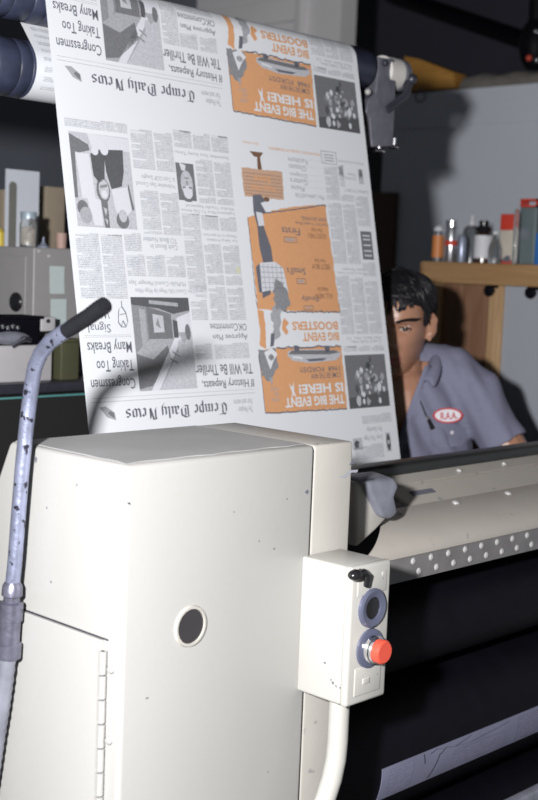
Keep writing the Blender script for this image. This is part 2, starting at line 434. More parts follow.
def bottle(label, x, back, prof, m, cap=None, capm=None, lab=None, capname='bottle_cap'):
    p = shelf_at(x, 262, back); k = PXM
    t = thing('bottle', label, 'bottle', p, 'cans and bottles on the pine topped cupboard')
    b = MB(); b.lathe(p, (0, 0, 1), [(h * k, r * k) for h, r in prof], 20); obj('bottle_body', b, m, t)
    if cap: b = MB(); b.lathe(p, (0, 0, 1), [(h * k, r * k) for h, r in cap], 16); obj(capname, b, capm, t)
    if lab:
        r = max(q[1] for q in prof) * 1.02
        b = MB(); b.lathe(p, (0, 0, 1), [(lab[0] * k, r * k), (lab[1] * k, r * k)], 20); obj('bottle_label', b, 'label_white', t)
    return t
bottle('wide clear bottle with a narrow pump top behind the blue grey tube', 470, 0.22, [(0, 8), (1, 9), (34, 9), (38, 7), (40, 3)], 'clear_glass_dull', [(40, 3), (44, 3), (45, 1.6), (50, 1.6), (51, 1)], 'label_white', capname='pump_top')
bottle('brown bottle with white label and black cap on the cupboard', 482, 0.10, [(0, 8), (1, 9), (27, 9), (31, 6), (33, 4)], 'bottle_brown', [(31, 5), (33, 9), (36, 8), (38, 5), (42, 5), (43, 4)], 'black_plastic', (5, 28))
bottle('small clear glass bottle between brown bottle and red carton', 494, 0.08, [(0, 5.5), (1, 6.5), (16, 6.5), (22, 4), (27, 2.5), (29, 2.5)], 'clear_glass_dull', [(29, 3), (32, 3)], 'label_white')
p = shelf_at(512, 262, 0.14); k = PXM
t = thing('carton', 'red topped cream carton on the cupboard top', 'carton', p, 'cans and bottles on the pine topped cupboard')
def pbox(p, w, d, z0, z1): return MB().box((p.x - d * k / 2, p.y - w * k / 2, p.z + z0 * k), (p.x + d * k / 2, p.y + w * k / 2, p.z + z1 * k))
obj('carton_body', pbox(p, 23, 14, 0, 34), 'carton_cream', t, 0.002)
obj('carton_lid', pbox(p, 23.6, 14.6, 34, 50), 'label_red', t, 0.002)
obj('carton_band', pbox(p, 23.6, 14.6, 0, 4.5), 'label_red', t, 0.001)
bb = MB(); q = p + V(-7.5 * k, 3 * k, 8 * k)
bb.prism([q + V(0, 6 * k, -5 * k), q + V(0, -6 * k, -6 * k), q + V(0, -5 * k, 0), q + V(0, -1 * k, 1 * k), q + V(0, 1 * k, -1 * k)], (-0.0006, 0, 0)); obj('printed_mark', bb, 'ink', t)
p = shelf_at(514, 266, 0.02)
b = MB(); b.lathe(p, (0, 0, 1), [(0, 2.4 * k), (1 * k, 2.6 * k), (50 * k, 2.6 * k), (53 * k, 1.5 * k)], 12)
tag(obj('glass_tube', b, 'clear_glass'), 'thin upright glass tube in front of the red topped carton', 'tube')
p = shelf_at(529, 264, 0.10)
t = thing('square_tin', 'large grey green tin with a red rim at the cupboard top right end', 'tin', p, 'cans and bottles on the pine topped cupboard')
obj('tin_body', pbox(p, 19, 14, 0, 56), 'tin_green', t, 0.004)
b = MB()
zt0, zt1 = p.z + 56 * k, p.z + 64 * k
for (y0, y1) in ((-9.5, -8), (8, 9.5)): b.box((p.x - 7 * k, p.y + y0 * k, zt0), (p.x + 7 * k, p.y + y1 * k, zt1))
b.box((p.x - 7 * k, p.y - 9.5 * k, zt1 - 2 * k), (p.x + 7 * k, p.y + 9.5 * k, zt1)); b.box((p.x - 7 * k, p.y - 9.5 * k, zt0), (p.x + 7 * k, p.y + 9.5 * k, zt0 + 1.6 * k))
obj('red_rim', b, 'label_red', t)
b = MB(); b.lathe(V(p.x - 7 * k, p.y + 2 * k, p.z + 30 * k), (-1, 0, 0), [(0, 6 * k), (0.0006, 6 * k)], 18); obj('round_mark', b, 'wall_dark_blue', t)
p = shelf_at(541, 266, 0.03)
tag(obj('blue_box', pbox(p, 10, 10, 0, 30), 'blue_tin', None, 0.002), 'bright blue box at the right edge beside the grey green tin', 'box')

# ================================================================== LEFT BACKGROUND: BENCH, STEEL CABINET, JAR, CARD
BZ = onY(20, 384, 2.2).z
t = thing('dark_bench', 'black machine bench behind the press with a thin teal line', 'bench', (1.2, 2.6, 0))
b = MB(); b.box((0.7, 2.2, BZ - 0.022), (2.3, 3.1, BZ)); obj('bench_top', b, 'dark_metal', t, 0.004)
b = MB(); b.box((0.72, 2.23, 0), (2.28, 3.08, BZ - 0.022)); obj('bench_body', b, 'gap_black', t)
zl = onY(20, 399.5, 2.2).z
b = MB(); b.cyl((0.72, 2.2285, zl), (2.28, 2.2285, zl), 0.0022, n=8); obj('trim_line', b, 'teal_line', t)
cx = onY(33, 300, 2.32).x; CT = onY(33, 247, 2.32).z
t = thing('steel_cabinet', 'grey steel cabinet on the dark bench with a round black knob', 'cabinet', (cx + 0.2, 2.55, BZ))
b = MB(); b.box((cx, 2.32, BZ), (cx + 0.5, 2.85, CT)); obj('cabinet_body', b, 'cabinet_grey', t, 0.004)
b = MB(); b.box((cx - 0.004, 2.345, BZ + 0.02), (cx, 2.83, CT - 0.02)); obj('cabinet_door', b, 'cabinet_grey', t, 0.0015)
c = onX(17, 302, cx - 0.004)
b = MB(); b.lathe(c, (-1, 0, 0), [(0, 0.021), (0.004, 0.022), (0.007, 0.020), (0.009, 0.012)], 20); obj('knob', b, 'black_plastic', t)
for (x, y) in ((39, 251), (49, 256)):
    c = onY(x, y, 2.32); b = MB(); b.lathe(c, (0, -1, 0), [(0, 0.004), (0.003, 0.003)], 10); obj('screw', b, 'steel_bolt', t)
for lab, (xa, ya, xb, yb) in (('upper pale note taped on the grey steel cabinet', (50, 266, 64, 294)), ('lower pale note taped on the grey steel cabinet', (51, 299, 66, 327))):
    a = onY(xa, ya, 2.318); c = onY(xb, yb, 2.318)
    b = MB(); vs = []
    for i in range(5):
        for s in (0, 1):
            vs.append((a.x + (c.x - a.x) * s, 2.3192 - 0.003 * (i / 4) ** 2, a.z + (c.z - a.z) * i / 4))
    vs2 = [(x, y - 0.0006, z) for x, y, z in vs]
    fs = []
    for i in range(4): fs += [(2 * i, 2 * i + 1, 2 * i + 3, 2 * i + 2), (10 + 2 * i, 12 + 2 * i, 13 + 2 * i, 11 + 2 * i), (2 * i, 2 * i + 2, 12 + 2 * i, 10 + 2 * i), (2 * i + 1, 11 + 2 * i, 13 + 2 * i, 2 * i + 3)]
    fs += [(0, 10, 11, 1), (8, 9, 19, 18)]
    b.add(vs + vs2, fs)
    tag(obj('paper_note', b, 'taped_note'), lab, 'note', 'notes on the steel cabinet')
# on the cabinet
a = onY(5, 250, 2.62); c = onY(38, 250, 2.62); zt = onY(20, 170, 2.62).z
t = thing('slotted_card', 'tall white card with a long dark slot leaning behind the jar', 'card', ((a.x + c.x) / 2, 2.62, CT))
b = MB(); b.box((a.x, 2.62, CT), (c.x, 2.624, zt)); obj('card_sheet', b, 'card_white', t)
s0 = onY(9.5, 182, 2.618); s1_ = onY(16, 250, 2.618)
b = MB(); pts = [V(s0.x, 2.6195, CT), V(s1_.x, 2.6195, CT), V(s1_.x, 2.6195, s0.z - 0.008)]
for i in range(7): pts.append(V((s0.x + s1_.x) / 2 + (s1_.x - s0.x) / 2 * math.cos(PI * i / 6), 2.6195, s0.z - 0.008 + 0.010 * math.sin(PI * i / 6)))
b.prism(pts, (0, -0.0004, 0)); obj('slot', b, 'card_slot', t)
a = onY(36, 240, 2.74); c = onY(55, 240, 2.74); zt = onY(45, 187, 2.74).z
b = MB(); b.box((a.x, 2.70, CT), (c.x, 2.78, zt)); tag(obj('cardboard_box', b, 'beige_card', None, 0.002), 'upright brown box behind the glass jar on the steel cabinet', 'box')
a = onY(-6, 240, 2.78); c = onY(5, 240, 2.78); zt = onY(0, 190, 2.78).z
b = MB(); b.box((a.x, 2.74, CT), (c.x, 2.80, zt)); tag(obj('cardboard_box', b, 'beige_card', None, 0.002), 'brown box left of the white card at the picture edge', 'box')
a = onY(20, 243, 2.46); c = onY(41, 243, 2.46); jc = V((a.x + c.x) / 2, 2.47, CT); jr = (c - a).length * 0.69 / 2; jh = onY(31, 219, 2.47).z - CT
t = thing('glass_jar', 'clear glass jar with a grey blue lid on the steel cabinet', 'jar', jc)
b = MB(); b.lathe(jc, (0, 0, 1), [(0, jr * .85), (0.003, jr * .98), (jh * .8, jr), (jh * .92, jr * .86), (jh, jr * .84), (jh, jr * .78), (jh * .9, jr * .8), (jh * .8, jr * .93), (0.006, jr * .9), (0.005, 0)], 24); obj('jar_glass', b, 'clear_glass', t)
b = MB(); b.lathe(jc + V(0, 0, jh), (0, 0, 1), [(0, jr * .93), (0.014, jr * .93), (0.016, jr * .88)], 24); obj('jar_lid', b, 'jar_lid', t)
b = MB(); b.lathe(jc + V(0, 0, 0.007), (0, 0, 1), [(0, jr * .82), (jh * .55, jr * .84), (jh * .62, jr * .6)], 20); obj('jar_contents', b, 'jar_fill', t)
a = onY(54, 247, 2.42); c = onY(68, 247, 2.42); jc = V((a.x + c.x) / 2, 2.42, CT); r = (c - a).length * .66 / 2; h = onY(60, 233, 2.42).z - CT
b = MB(); b.lathe(jc, (0, 0, 1), [(0, r * .9), (h, r), (h, r * .9), (0.004, r * .82), (0.004, 0)], 20); tag(obj('small_cup', b, 'pinkish_cup'), 'small pinkish cup on the steel cabinet beside the hanging newsprint', 'cup')
c = onY(46, 246, 2.36); b = MB(); b.lathe(V(c.x, 2.37, CT), (0, 0, 1), [(0, 0.013), (0.003, 0.014), (0.006, 0.008), (0.015, 0.003), (0.024, 0.002)], 14); tag(obj('oil_spout', b, 'can_blue_grey'), 'tiny grey spout between the jar and the pinkish cup', 'spout')
c = onY(2, 244, 2.62); b = MB(); b.lathe(V(c.x + 0.02, 2.66, CT), (0, 0, 1), [(0, 0.014), (0.035, 0.014), (0.045, 0.006)], 12); tag(obj('glue_tube', b, 'yellow_plastic'), 'yellow tube at the left edge on the steel cabinet', 'tube')
# small machine in front of the steel cabinet
x0 = onY(-14, 350, 2.24).x; x1 = onY(40, 350, 2.24).x; x2 = onY(55, 350, 2.24).x; z0 = onY(30, 345, 2.24).z; z1 = onY(30, 316, 2.24).z; x3 = onY(51, 350, 2.24).x
t = thing('bench_gauge', 'small dark machine with chrome fittings on a pale grey base', 'machine', ((x0 + x2) / 2, 2.27, BZ))
b = MB(); b.box((x0, 2.235, BZ), (x3, 2.31, z0)); obj('machine_base', b, 'light_grey_paint', t, 0.003)
b = MB(); b.box((x0, 2.24, z0), (x1, 2.305, z1)); b.box((x0, 2.232, z1 - 0.006), (x1 + 0.004, 2.31, z1)); obj('machine_housing', b, 'black_iron', t, 0.002)
b = MB(); b.box((x1 + 0.002, 2.24, z1 - 0.033), (x2, 2.30, z1 - 0.002)); obj('end_plate', b, 'light_grey_paint', t, 0.002)
c = onY(48, 321, 2.24); b = MB(); b.lathe(c, (0, -1, 0), [(0, 0.005), (0.003, 0.004)], 10); obj('screw', b, 'dark_metal', t)
for i in range(4):
    c = onY(2 + 5 * i, 326 + 1.2 * (i % 2), 2.24); b = MB(); b.lathe(c, (0, -1, 0), [(0, 0.006), (0.006, 0.006), (0.009, 0.003)], 10); obj('chrome_screw', b, 'chrome', t)
b = MB(); c = onY(10, 338, 2.235); b.ell(c, (V(0.05, 0, 0), V(0, 0.014, 0), V(0, 0, 0.014))); obj('clamp_handle', b, 'inky_metal', t)
b = MB(); c0 = onY(12, 346, 2.23); c1 = onY(30, 340, 2.23); b.tube([c0, (c0 + c1) / 2 + V(0, -0.01, 0.01), c1], 0.006, 8); obj('lever', b, 'dark_metal', t)
a = onY(52, 380, 2.25); c = onY(70, 380, 2.25); zt = onY(60, 342, 2.25).z
b = MB(); b.box((a.x + 0.012, 2.235, BZ), (c.x + 0.012, 2.305, zt)); b.box((a.x + 0.008, 2.232, zt), (c.x + 0.016, 2.308, zt + 0.008))
tag(obj('olive_tin', b, 'olive_paint', None, 0.002), 'olive green tin on the dark bench below the taped notes', 'tin')

# ================================================================== THE PRESS
PXA, PXB, PXC, PYF = 0.957, 1.292, 1.376, 1.145
PT = 1.3104
press = thing('printing_press', 'off-white printing press unit filling the foreground', 'printing press', (1.3, 1.35, 0))
# housing: deeper towards the floor
prof = [(PYF, 0), (PYF, PT), (1.385, PT), (1.43, 1.22), (1.43, 0)]
b = MB(); b.prism([(PXA, y, z) for y, z in prof], (PXB - PXA - 0.002, 0, 0))
obj('housing', b, 'press_enamel', press, 0.007)
b = MB(); ol = [(PXA + .007 + (PXB - PXA - .014) * i / 16, PYF + .010 + .006 * abs(math.sin(i * .9))) for i in range(17)] + [(PXB - .007, 1.38), (PXA + .007, 1.38)] + [(PXA + .008 + .004 * abs(math.sin(i * 1.3)), 1.36 - .03 * i) for i in range(7)]
b.prism([(x, y, PT - .001) for x, y in ol], (0, 0, .0016)); obj('dusty_top', b, 'press_top_dusty', press)
b = MB(); b.prism([(PXB, PYF + 0.004, 0), (PXB, PYF + 0.004, PT - 0.001), (PXB, 1.39, PT - 0.001), (PXB, 1.39, 0)], (PXC - PXB, 0, 0))
obj('side_frame', b, 'press_enamel_worn', press, 0.005)
dz = 1.0925
b = MB(); b.box((PXA - 0.006, 1.178, 0.05), (PXA + 0.001, 1.424, dz)); door = obj('housing_door', b, 'press_enamel', press, 0.0015)
b = MB(); b.box((PXA - 0.0015, 1.17, dz + 0.0005), (PXA + 0.001, 1.424, dz + 0.0022)); obj('door_gap', b, 'dark_metal', press)
hz = dz - 0.012
b = MB(); b.cyl((PXA - 0.006, 1.1725, 0.06), (PXA - 0.006, 1.1725, hz), 0.0022, n=8); obj('hinge_pin', b, 'bracket_metal', door)
z = hz; i = 0
while z > 0.42:
    b = MB(); b.cyl((PXA - 0.006, 1.1725, z - 0.028), (PXA - 0.006, 1.1725, z), 0.0048, n=10)
    b.box((PXA - 0.0065, 1.1725, z - 0.028), (PXA - 0.0045, 1.182, z)); obj('hinge_knuckle', b, 'press_enamel', door)
    z -= 0.0305; i += 1
for (x, y) in ((112, 669), (110, 740)):
    c = onX(x, y, PXA); b = MB(); b.lathe(c, (-1, 0, 0), [(0, 0.0055), (0.003, 0.0055), (0.006, 0.003)], 12); obj('rivet', b, 'press_enamel', press)
# round sight hole
c = onY(190, 626, PYF)
b = MB(); b.lathe(c + V(0, -0.0032, 0), (0, 1, 0), [(0.004, 0.0215), (0, 0.0225), (0, 0.0255), (0.004, 0.0275)], 32, cap=False); obj('hole_rim', b, 'press_enamel_worn', press)
b = MB(); b.lathe(c + V(0, -0.0012, 0), (0, 1, 0), [(0, 0.0232), (0.001, 0.0232)], 32); obj('sight_hole', b, 'hole_glass', press)
# paint chips and smudges
def chips(name, pts, plane):
    for (x, y, r, el) in pts:
        b = MB(); c = plane(x, y); n = 9; poly = []
        for i in range(n):
            a = 2 * PI * i / n; rr = r * (0.65 + 0.6 * random.random())
            if plane is front: poly.append(c + V(rr * math.cos(a) * el, 0, rr * math.sin(a)))
            else: poly.append(c + V(0, rr * math.cos(a) * el, rr * math.sin(a)))
        b.prism(poly, (0, -0.0004, 0) if plane is front else (-0.0004, 0, 0)); obj(name, b, 'ink', press)
front = lambda x, y: onY(x, y, PYF)
left = lambda x, y: onX(x, y, PXA)
chips('paint_chip', [(307, 492, .0035, 1.2), (259, 541, .0013, 1), (274, 549, .0016, 1), (287, 499, .0012, 1), (147, 698, .001, 3), (234, 512, .001, 1), (268, 772, 0.0014, .6)], front)
chips('paint_chip', [(36, 460, .0045, .5), (47, 508, .0014, 1), (51, 582, .0018, 1), (77, 485, .0013, 1), (128, 503, .0018, 1), (62, 764, .0016, 1)], left)
b = MB(); c = onY(346, 474, PYF + 0.004)
b.prism([c + V(-.016, 0, -.003), c + V(-.002, 0, -.006), c + V(.012, 0, 0.001), c + V(.024, 0, 0.0), c + V(.026, 0, .004), c + V(.008, 0, .005), c + V(-.004, 0, -.001)], (0, -0.0004, 0)); obj('grease_smudge', b, 'ink_grey', press)
b = MB(); c = onY(352, 462, PYF + 0.004); b.prism([c + V(-.006, 0, -.004), c + V(.004, 0, -.003), c + V(.004, 0, .006), c + V(-.001, 0, .002)], (0, -0.0004, 0)); obj('grease_smudge', b, 'ink', press)

# deck to the right: rail, ledge, plates, bolts
XR = 2.95
b = MB(); b.box((1.385, 1.40, 1.176), (XR, 1.445, 1.206)); obj('black_rail', b, 'black_rail', press, 0.008)
def band(pr, x0f, x1, th=0.006):
    b = MB(); n = len(pr); vs = []
    for i, (y, z) in enumerate(pr):
        x0 = x0f(i / (n - 1))
        vs += [(x0, y, z), (x1, y, z)]
    nrm = []
    for i in range(n):
        a = pr[max(i - 1, 0)]; c = pr[min(i + 1, n - 1)]; d = V(0, c[0] - a[0], c[1] - a[1]).normalized(); nrm.append(V(0, -d.z, d.y))
    m = len(vs)
    for i in range(n):
        for s in (0, 1): vs.append(tuple(V(*vs[2 * i + s]) + nrm[i] * th * (1 if nrm[i].z < 0 else -1)))
    fs = []
    for i in range(n - 1):
        a = 2 * i; fs += [(a, a + 1, a + 3, a + 2), (m + a, m + a + 2, m + a + 3, m + a + 1), (a, a + 2, m + a + 2, m + a), (a + 1, m + a + 1, m + a + 3, a + 3)]
    fs += [(0, m, m + 1, 1), (m - 2, m - 1, 2 * m - 1, 2 * m - 2)]
    return b.add(vs, fs)
xl = onY(386, 482, 1.39).x
obj('ledge_strip', band([(1.399, 1.186), (1.371, 1.176)], lambda t: xl, XR, 0.008), 'deck_enamel', press)
obj('ledge_plate', band([(1.368, 1.172), (1.312, 1.147)], lambda t: xl - 0.02, XR, 0.006), 'deck_enamel', press)
gp = []
for i in range(17):
    a = i / 16 * PI / 2 * 1.02
    gp.append((1.311 - 0.115 * math.sin(a) ** .85, 1.152 - 0.046 * (1 - math.cos(a))))
gx0, gx1 = onY(382, 518, 1.31).x, onY(357, 552, 1.196).x
obj('curved_guard', band(gp, lambda t: gx0 + (gx1 - gx0) * t ** 0.8, XR, 0.006), 'deck_enamel', press)
strip = obj('bolt_strip', band([(1.197, 1.106), (1.197, 1.069)], lambda t: gx1 + .01, XR, 0.006), 'strip_grey', press)
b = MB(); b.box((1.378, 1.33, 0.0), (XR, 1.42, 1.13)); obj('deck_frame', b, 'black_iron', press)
b = MB(); b.prism([onY(x, y, 1.235) for x, y in ((356, 482), (372, 482), (388, 518), (376, 531), (357, 548))], (0, 0.09, 0)); obj('end_bracket', b, 'press_enamel_worn', press, 0.006)
def bolt_mesh(r, h):
    b = MB(); b.lathe((0, 0, 0), (0, 0, 1), [(0, r * 1.25), (h * .15, r * 1.25), (h * .2, r), (h * .75, r), (h, r * .55)], 12); return b.mesh('bolt', 'steel_bolt')
bm_small = bolt_mesh(0.0058, 0.008); bm_guard = bolt_mesh(0.0065, 0.007); bm_ledge = bolt_mesh(0.005, 0.004)
def put_bolt(me, p, d, parent):
    o = D.objects.new('bolt', me); COL.objects.link(o); o.parent = parent
    base = Vector(); q = parent
    while q is not None: base += q.location; q = q.parent
    o.location = Vector(p) - base; o.rotation_euler = Vector(d).to_track_quat('Z', 'Y').to_euler()
xa = onY(410, 561, 1.197).x; xb = onY(524, 537, 1.197).x; pitch_ = (xb - xa) / 7.0
for i in range(22):
    x = xa + pitch_ * (i - 0)
    if x > XR - .03: break
    put_bolt(bm_small, (x, 1.1965, 1.0985), (0, -1, 0), strip)
    put_bolt(bm_small, (x + pitch_ * .34, 1.1965, 1.0800), (0, -1, 0), strip)
ga = onY(396, 527, 1.285).x; gb = onY(454, 516, 1.285).x
for i in range(8): put_bolt(bm_guard, (ga + (gb - ga) * i, 1.283, 1.1488), (0, -0.25, 1), press)
la = onY(459, 471, 1.385).x; lb = onY(504, 464, 1.385).x
for i in range(5): put_bolt(bm_ledge, (la + (lb - la) * i, 1.385, 1.1812), (0, -0.3, 1), press)
b = MB()
b.prism([onY(x, y, 1.222) for x, y in ((365, 481), (396, 478), (401, 486), (396, 497), (400, 514), (392, 520), (383, 519), (374, 502))], (0, 0.05, 0.006))
obj('smeared_casting', b, 'inky_metal', press, 0.009)
c = onY(411, 491, 1.346); c1 = onY(433, 487, 1.346)
b = MB(); b.prism([V(c.x, 1.350, 1.1645), V(c1.x, 1.350, 1.1645), V(c1.x, 1.340, 1.1600), V(c.x, 1.340, 1.1600)], (0, -0.0008, 0.0018)); obj('slot', b, 'ink', press)
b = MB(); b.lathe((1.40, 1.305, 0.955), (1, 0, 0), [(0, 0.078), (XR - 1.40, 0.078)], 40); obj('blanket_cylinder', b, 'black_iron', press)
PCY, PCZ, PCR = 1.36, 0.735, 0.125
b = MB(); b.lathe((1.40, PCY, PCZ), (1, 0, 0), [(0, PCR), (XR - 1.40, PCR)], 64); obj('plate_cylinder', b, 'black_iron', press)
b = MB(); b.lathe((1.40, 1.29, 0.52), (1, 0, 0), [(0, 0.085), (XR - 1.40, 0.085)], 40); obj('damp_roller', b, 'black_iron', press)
b = MB(); b.box((XR, 1.145, 0), (XR + 0.05, 1.445, 1.206)); obj('side_frame', b, 'press_enamel_worn', press, 0.005)
b = MB(); c = onY(512, 800, 1.19); b.box((c.x - 0.03, 1.18, c.z - 0.03), (XR, 1.20, c.z + 0.002)); obj('lower_bar', b, 'inky_metal', press, 0.004)
# printing plate: a curved sheet on the plate cylinder
x0 = onY(381, 780, 1.236).x
def cyl_at(x, t_, lift=.0012):                              # t_ 0 top edge .. 1 lower edge of the plate
    a = math.radians(176 + 27 * t_); return V(x, PCY + (PCR + lift) * math.cos(a), PCZ + (PCR + lift) * math.sin(a))
n = 16
b = MB(); vs = [cyl_at(x, i / n, h) for h in (0, .0012) for i in range(n + 1) for x in (x0, XR - .02)]
m = 2 * n + 2
b.add(vs, [(2 * i, 2 * i + 1, 2 * i + 3, 2 * i + 2) for i in range(n)] + [(m + 2 * i, m + 2 * i + 2, m + 2 * i + 3, m + 2 * i + 1) for i in range(n)] + [(0, m, m + 1, 1), (2 * n, 2 * n + 1, m + 2 * n + 1, m + 2 * n)] + [(2 * i, 2 * i + 2, m + 2 * i + 2, m + 2 * i) for i in range(n)])
plate = obj('printing_plate', b, 'plate_metal', press, smooth=60); plate['label'] = 'bluish metal printing plate with a faint page image'
PLATE_X0 = x0

# control box with its conduit
bx0, bx1, by0, by1, bz0, bz1 = 1.274, 1.356, 1.056, PYF + 0.003, 0.968, 1.158
cb = thing('control_box', 'off-white push button box on the press front', 'control box', ((bx0 + bx1) / 2, 1.10, bz0))
b = MB(); b.box((bx0, by0 + 0.012, bz0), (bx1, by1, bz1)); obj('box_body', b, 'box_enamel', cb, 0.004)
b = MB(); b.box((bx0 - 0.0012, by0, bz0 - 0.001), (bx1 + 0.0012, by0 + 0.0135, bz1 + 0.001)); cover = obj('box_cover', b, 'box_enamel', cb, 0.005)
b = MB(); b.box((bx0 + 0.012, by0 - 0.0012, bz1 - 0.040), (bx1 - 0.010, by0 + 0.002, bz1 - 0.012)); obj('name_plate', b, 'box_enamel', cover, 0.0006)
b = MB(); b.box((bx0 + 0.014, by0 - 0.0014, bz0 + 0.012), (bx1 - 0.014, by0 + 0.002, bz0 + 0.050)); b.box((bx0 + 0.030, by0 - 0.0026, bz0 + 0.026), (bx0 + 0.044, by0, bz0 + 0.034)); obj('name_plate', b, 'box_enamel', cover, 0.0006)
mx = (bx0 + bx1) / 2 + 0.002
def button(z, ring, cap, capm, prof, label):
    b = MB(); b.lathe((mx, by0, z), (0, -1, 0), ring, 28); r = obj('button_ring', b, 'grey_ring', cover)
    b = MB(); b.lathe((mx, by0, z), (0, -1, 0), prof, 28); o = obj('push_button', b, capm, r); o['label'] = label
    return r
button(1.098, [(0, .0275), (.004, .027), (.006, .024), (.004, .0155), (.0005, .0155)], 0, 'black_plastic', [(0.0008, .0150), (.0022, .0150), (.003, .012)], 'recessed black button')
r = button(1.042, [(0, .0275), (.003, .027), (.004, .0235), (.003, .018)], 0, 'red_plastic', [(.016, .0165), (.025, .0165), (.0275, .014)], 'raised red button')
b = MB(); b.lathe((mx, by0, 1.042), (0, -1, 0), [(.002, .0205), (.012, .0195), (.013, .0178), (.0165, .0175), (.017, .0150)], 28); obj('chrome_collar', b, 'chrome', r)
b = MB(); c = V(bx0 + 0.003, by0 - 0.009, bz1 - 0.006)
b.ell(c + V(-0.008, 0, 0), (V(.0115, 0, 0), V(0, .009, 0), V(0, 0, .0075))); b.tube([c, c + V(.010, 0, .001), c + V(.018, 0, -.004), c + V(.020, .003, -.020)], [.005, .005, .0045, .004], 10); b.cyl(c + V(.012, 0, 0), c + V(.012, .012, 0), .004, n=10)
obj('latch_lever', b, 'black_plastic', cb)
b = MB(); b.lathe((bx1 - 0.018, by0, bz1 - 0.016), (0, -1, 0), [(0, .0035), (.002, .003)], 10); obj('screw', b, 'box_enamel', cover)
for (x, y, r_) in ((325, 663, .0022), (333, 683, .0025), (336, 686, .0018), (340, 688, .0014), (331, 680, .0012)):
    b = MB(); c = onX(x, y, bx0); b.prism([c + V(0, r_ * math.cos(a) * (.6 + .5 * random.random()), r_ * math.sin(a) * (.6 + .8 * random.random())) for a in [2 * PI * i / 8 for i in range(8)]], (-0.0004, 0, 0)); obj('paint_chip', b, 'ink', cb)
pts = [V(1.312, 1.100, bz0), V(1.312, 1.100, 0.90), V(1.310, 1.100, 0.875), V(1.303, 1.100, 0.848), V(1.291, 1.100, 0.822), V(1.276, 1.100, 0.798), V(1.258, 1.100, 0.770), V(1.240, 1.100, 0.735), V(1.228, 1.100, 0.69), V(1.225, 1.100, 0.62), V(1.225, 1.100, 0.0)]
b = MB(); b.tube(pts, 0.0145, 18); obj('conduit', b, 'box_enamel', cb)
b = MB(); b.cyl((1.312, 1.10, bz0), (1.312, 1.10, bz0 - 0.007), 0.019, n=18); obj('conduit_nut', b, 'box_enamel', cb)

# ================================================================== THE WEB OF NEWSPRINT AND ITS ROLLERS
AL = math.radians(11.5)
SX0, SW = 1.303, 0.812
RA, RB = 0.044, 0.050
lineY = lambda bb: 1.60413 + bb * math.sin(AL)
lineZ = lambda bb: 1.0 + bb * math.cos(AL)
BT = 1.020
A_ = V(0, lineY(BT) + RA * math.cos(AL), lineZ(BT) - RA * math.sin(AL))
B_ = V(0, 1.874, 1.872)
u_ = (A_ - B_); dist = u_.length; u_ = u_ / dist
cosv = -(RA + RB) / dist
perp = V(0, u_.z, -u_.y)
m_ = u_ * cosv + perp * math.sqrt(1 - cosv * cosv)
PATH = []                                                   # (b, point, outward normal)
NB = V(0, -math.cos(AL), math.sin(AL))
for i in range(9):
    bb = -0.16 + (BT + 0.16) * i / 8; PATH.append((bb, V(0, lineY(bb), lineZ(bb)), NB))
th0 = math.atan2(math.sin(AL), -math.cos(AL)); th1 = math.atan2(m_.z, m_.y)
n = 36
for i in range(1, n + 1):
    t_ = th0 + (th1 - th0) * i / n; nn = V(0, math.cos(t_), math.sin(t_)); PATH.append((BT + RA * (th0 - t_), A_ + nn * RA, nn))
bA = PATH[-1][0]; pB = B_ - m_ * RB; bB = bA + (pB - PATH[-1][1]).length
PATH.append((bB, pB, m_))
ph0 = math.atan2(-m_.z, -m_.y); ph1 = math.radians(-90 + 12) + 2 * PI
for i in range(1, n + 1):
    t_ = ph0 + (ph1 - ph0) * i / n; nn = V(0, math.cos(t_), math.sin(t_)); PATH.append((bB + RB * (t_ - ph0), B_ + nn * RB, -nn))
bE = PATH[-1][0]; PATH.append((bE + 0.9, PATH[-1][1] + V(0, math.cos(math.radians(12)), math.sin(math.radians(12))) * 0.9, PATH[-1][2]))
def web(a, bb, off=0.0):
    lo = 0
    for i in range(len(PATH) - 1):
        if PATH[i + 1][0] >= bb: lo = i; break
    else: lo = len(PATH) - 2
    p, q = PATH[lo], PATH[lo + 1]; t_ = (bb - p[0]) / (q[0] - p[0])
    nn = p[2].lerp(q[2], t_).normalized(); P = p[1].lerp(q[1], t_)
    return V(SX0 + a, 0, 0) + P + nn * off
newsweb = thing('newsprint_web', 'printed newspaper sheet hanging upside down from the top roller', 'newspaper', web(SW / 2, -0.16))
b = MB(); n = len(PATH); vs = []; fs = []
for (bb, p, nn) in PATH:
    for i in range(9): vs.append(p + V(SX0 + SW * i / 8, 0, 0))
for j in range(n - 1):
    for i in range(8): a = j * 9 + i; fs.append((a, a + 1, a + 10, a + 9))
b.add(vs, fs)
obj('paper_sheet', b, 'paper', newsweb, smooth=60)

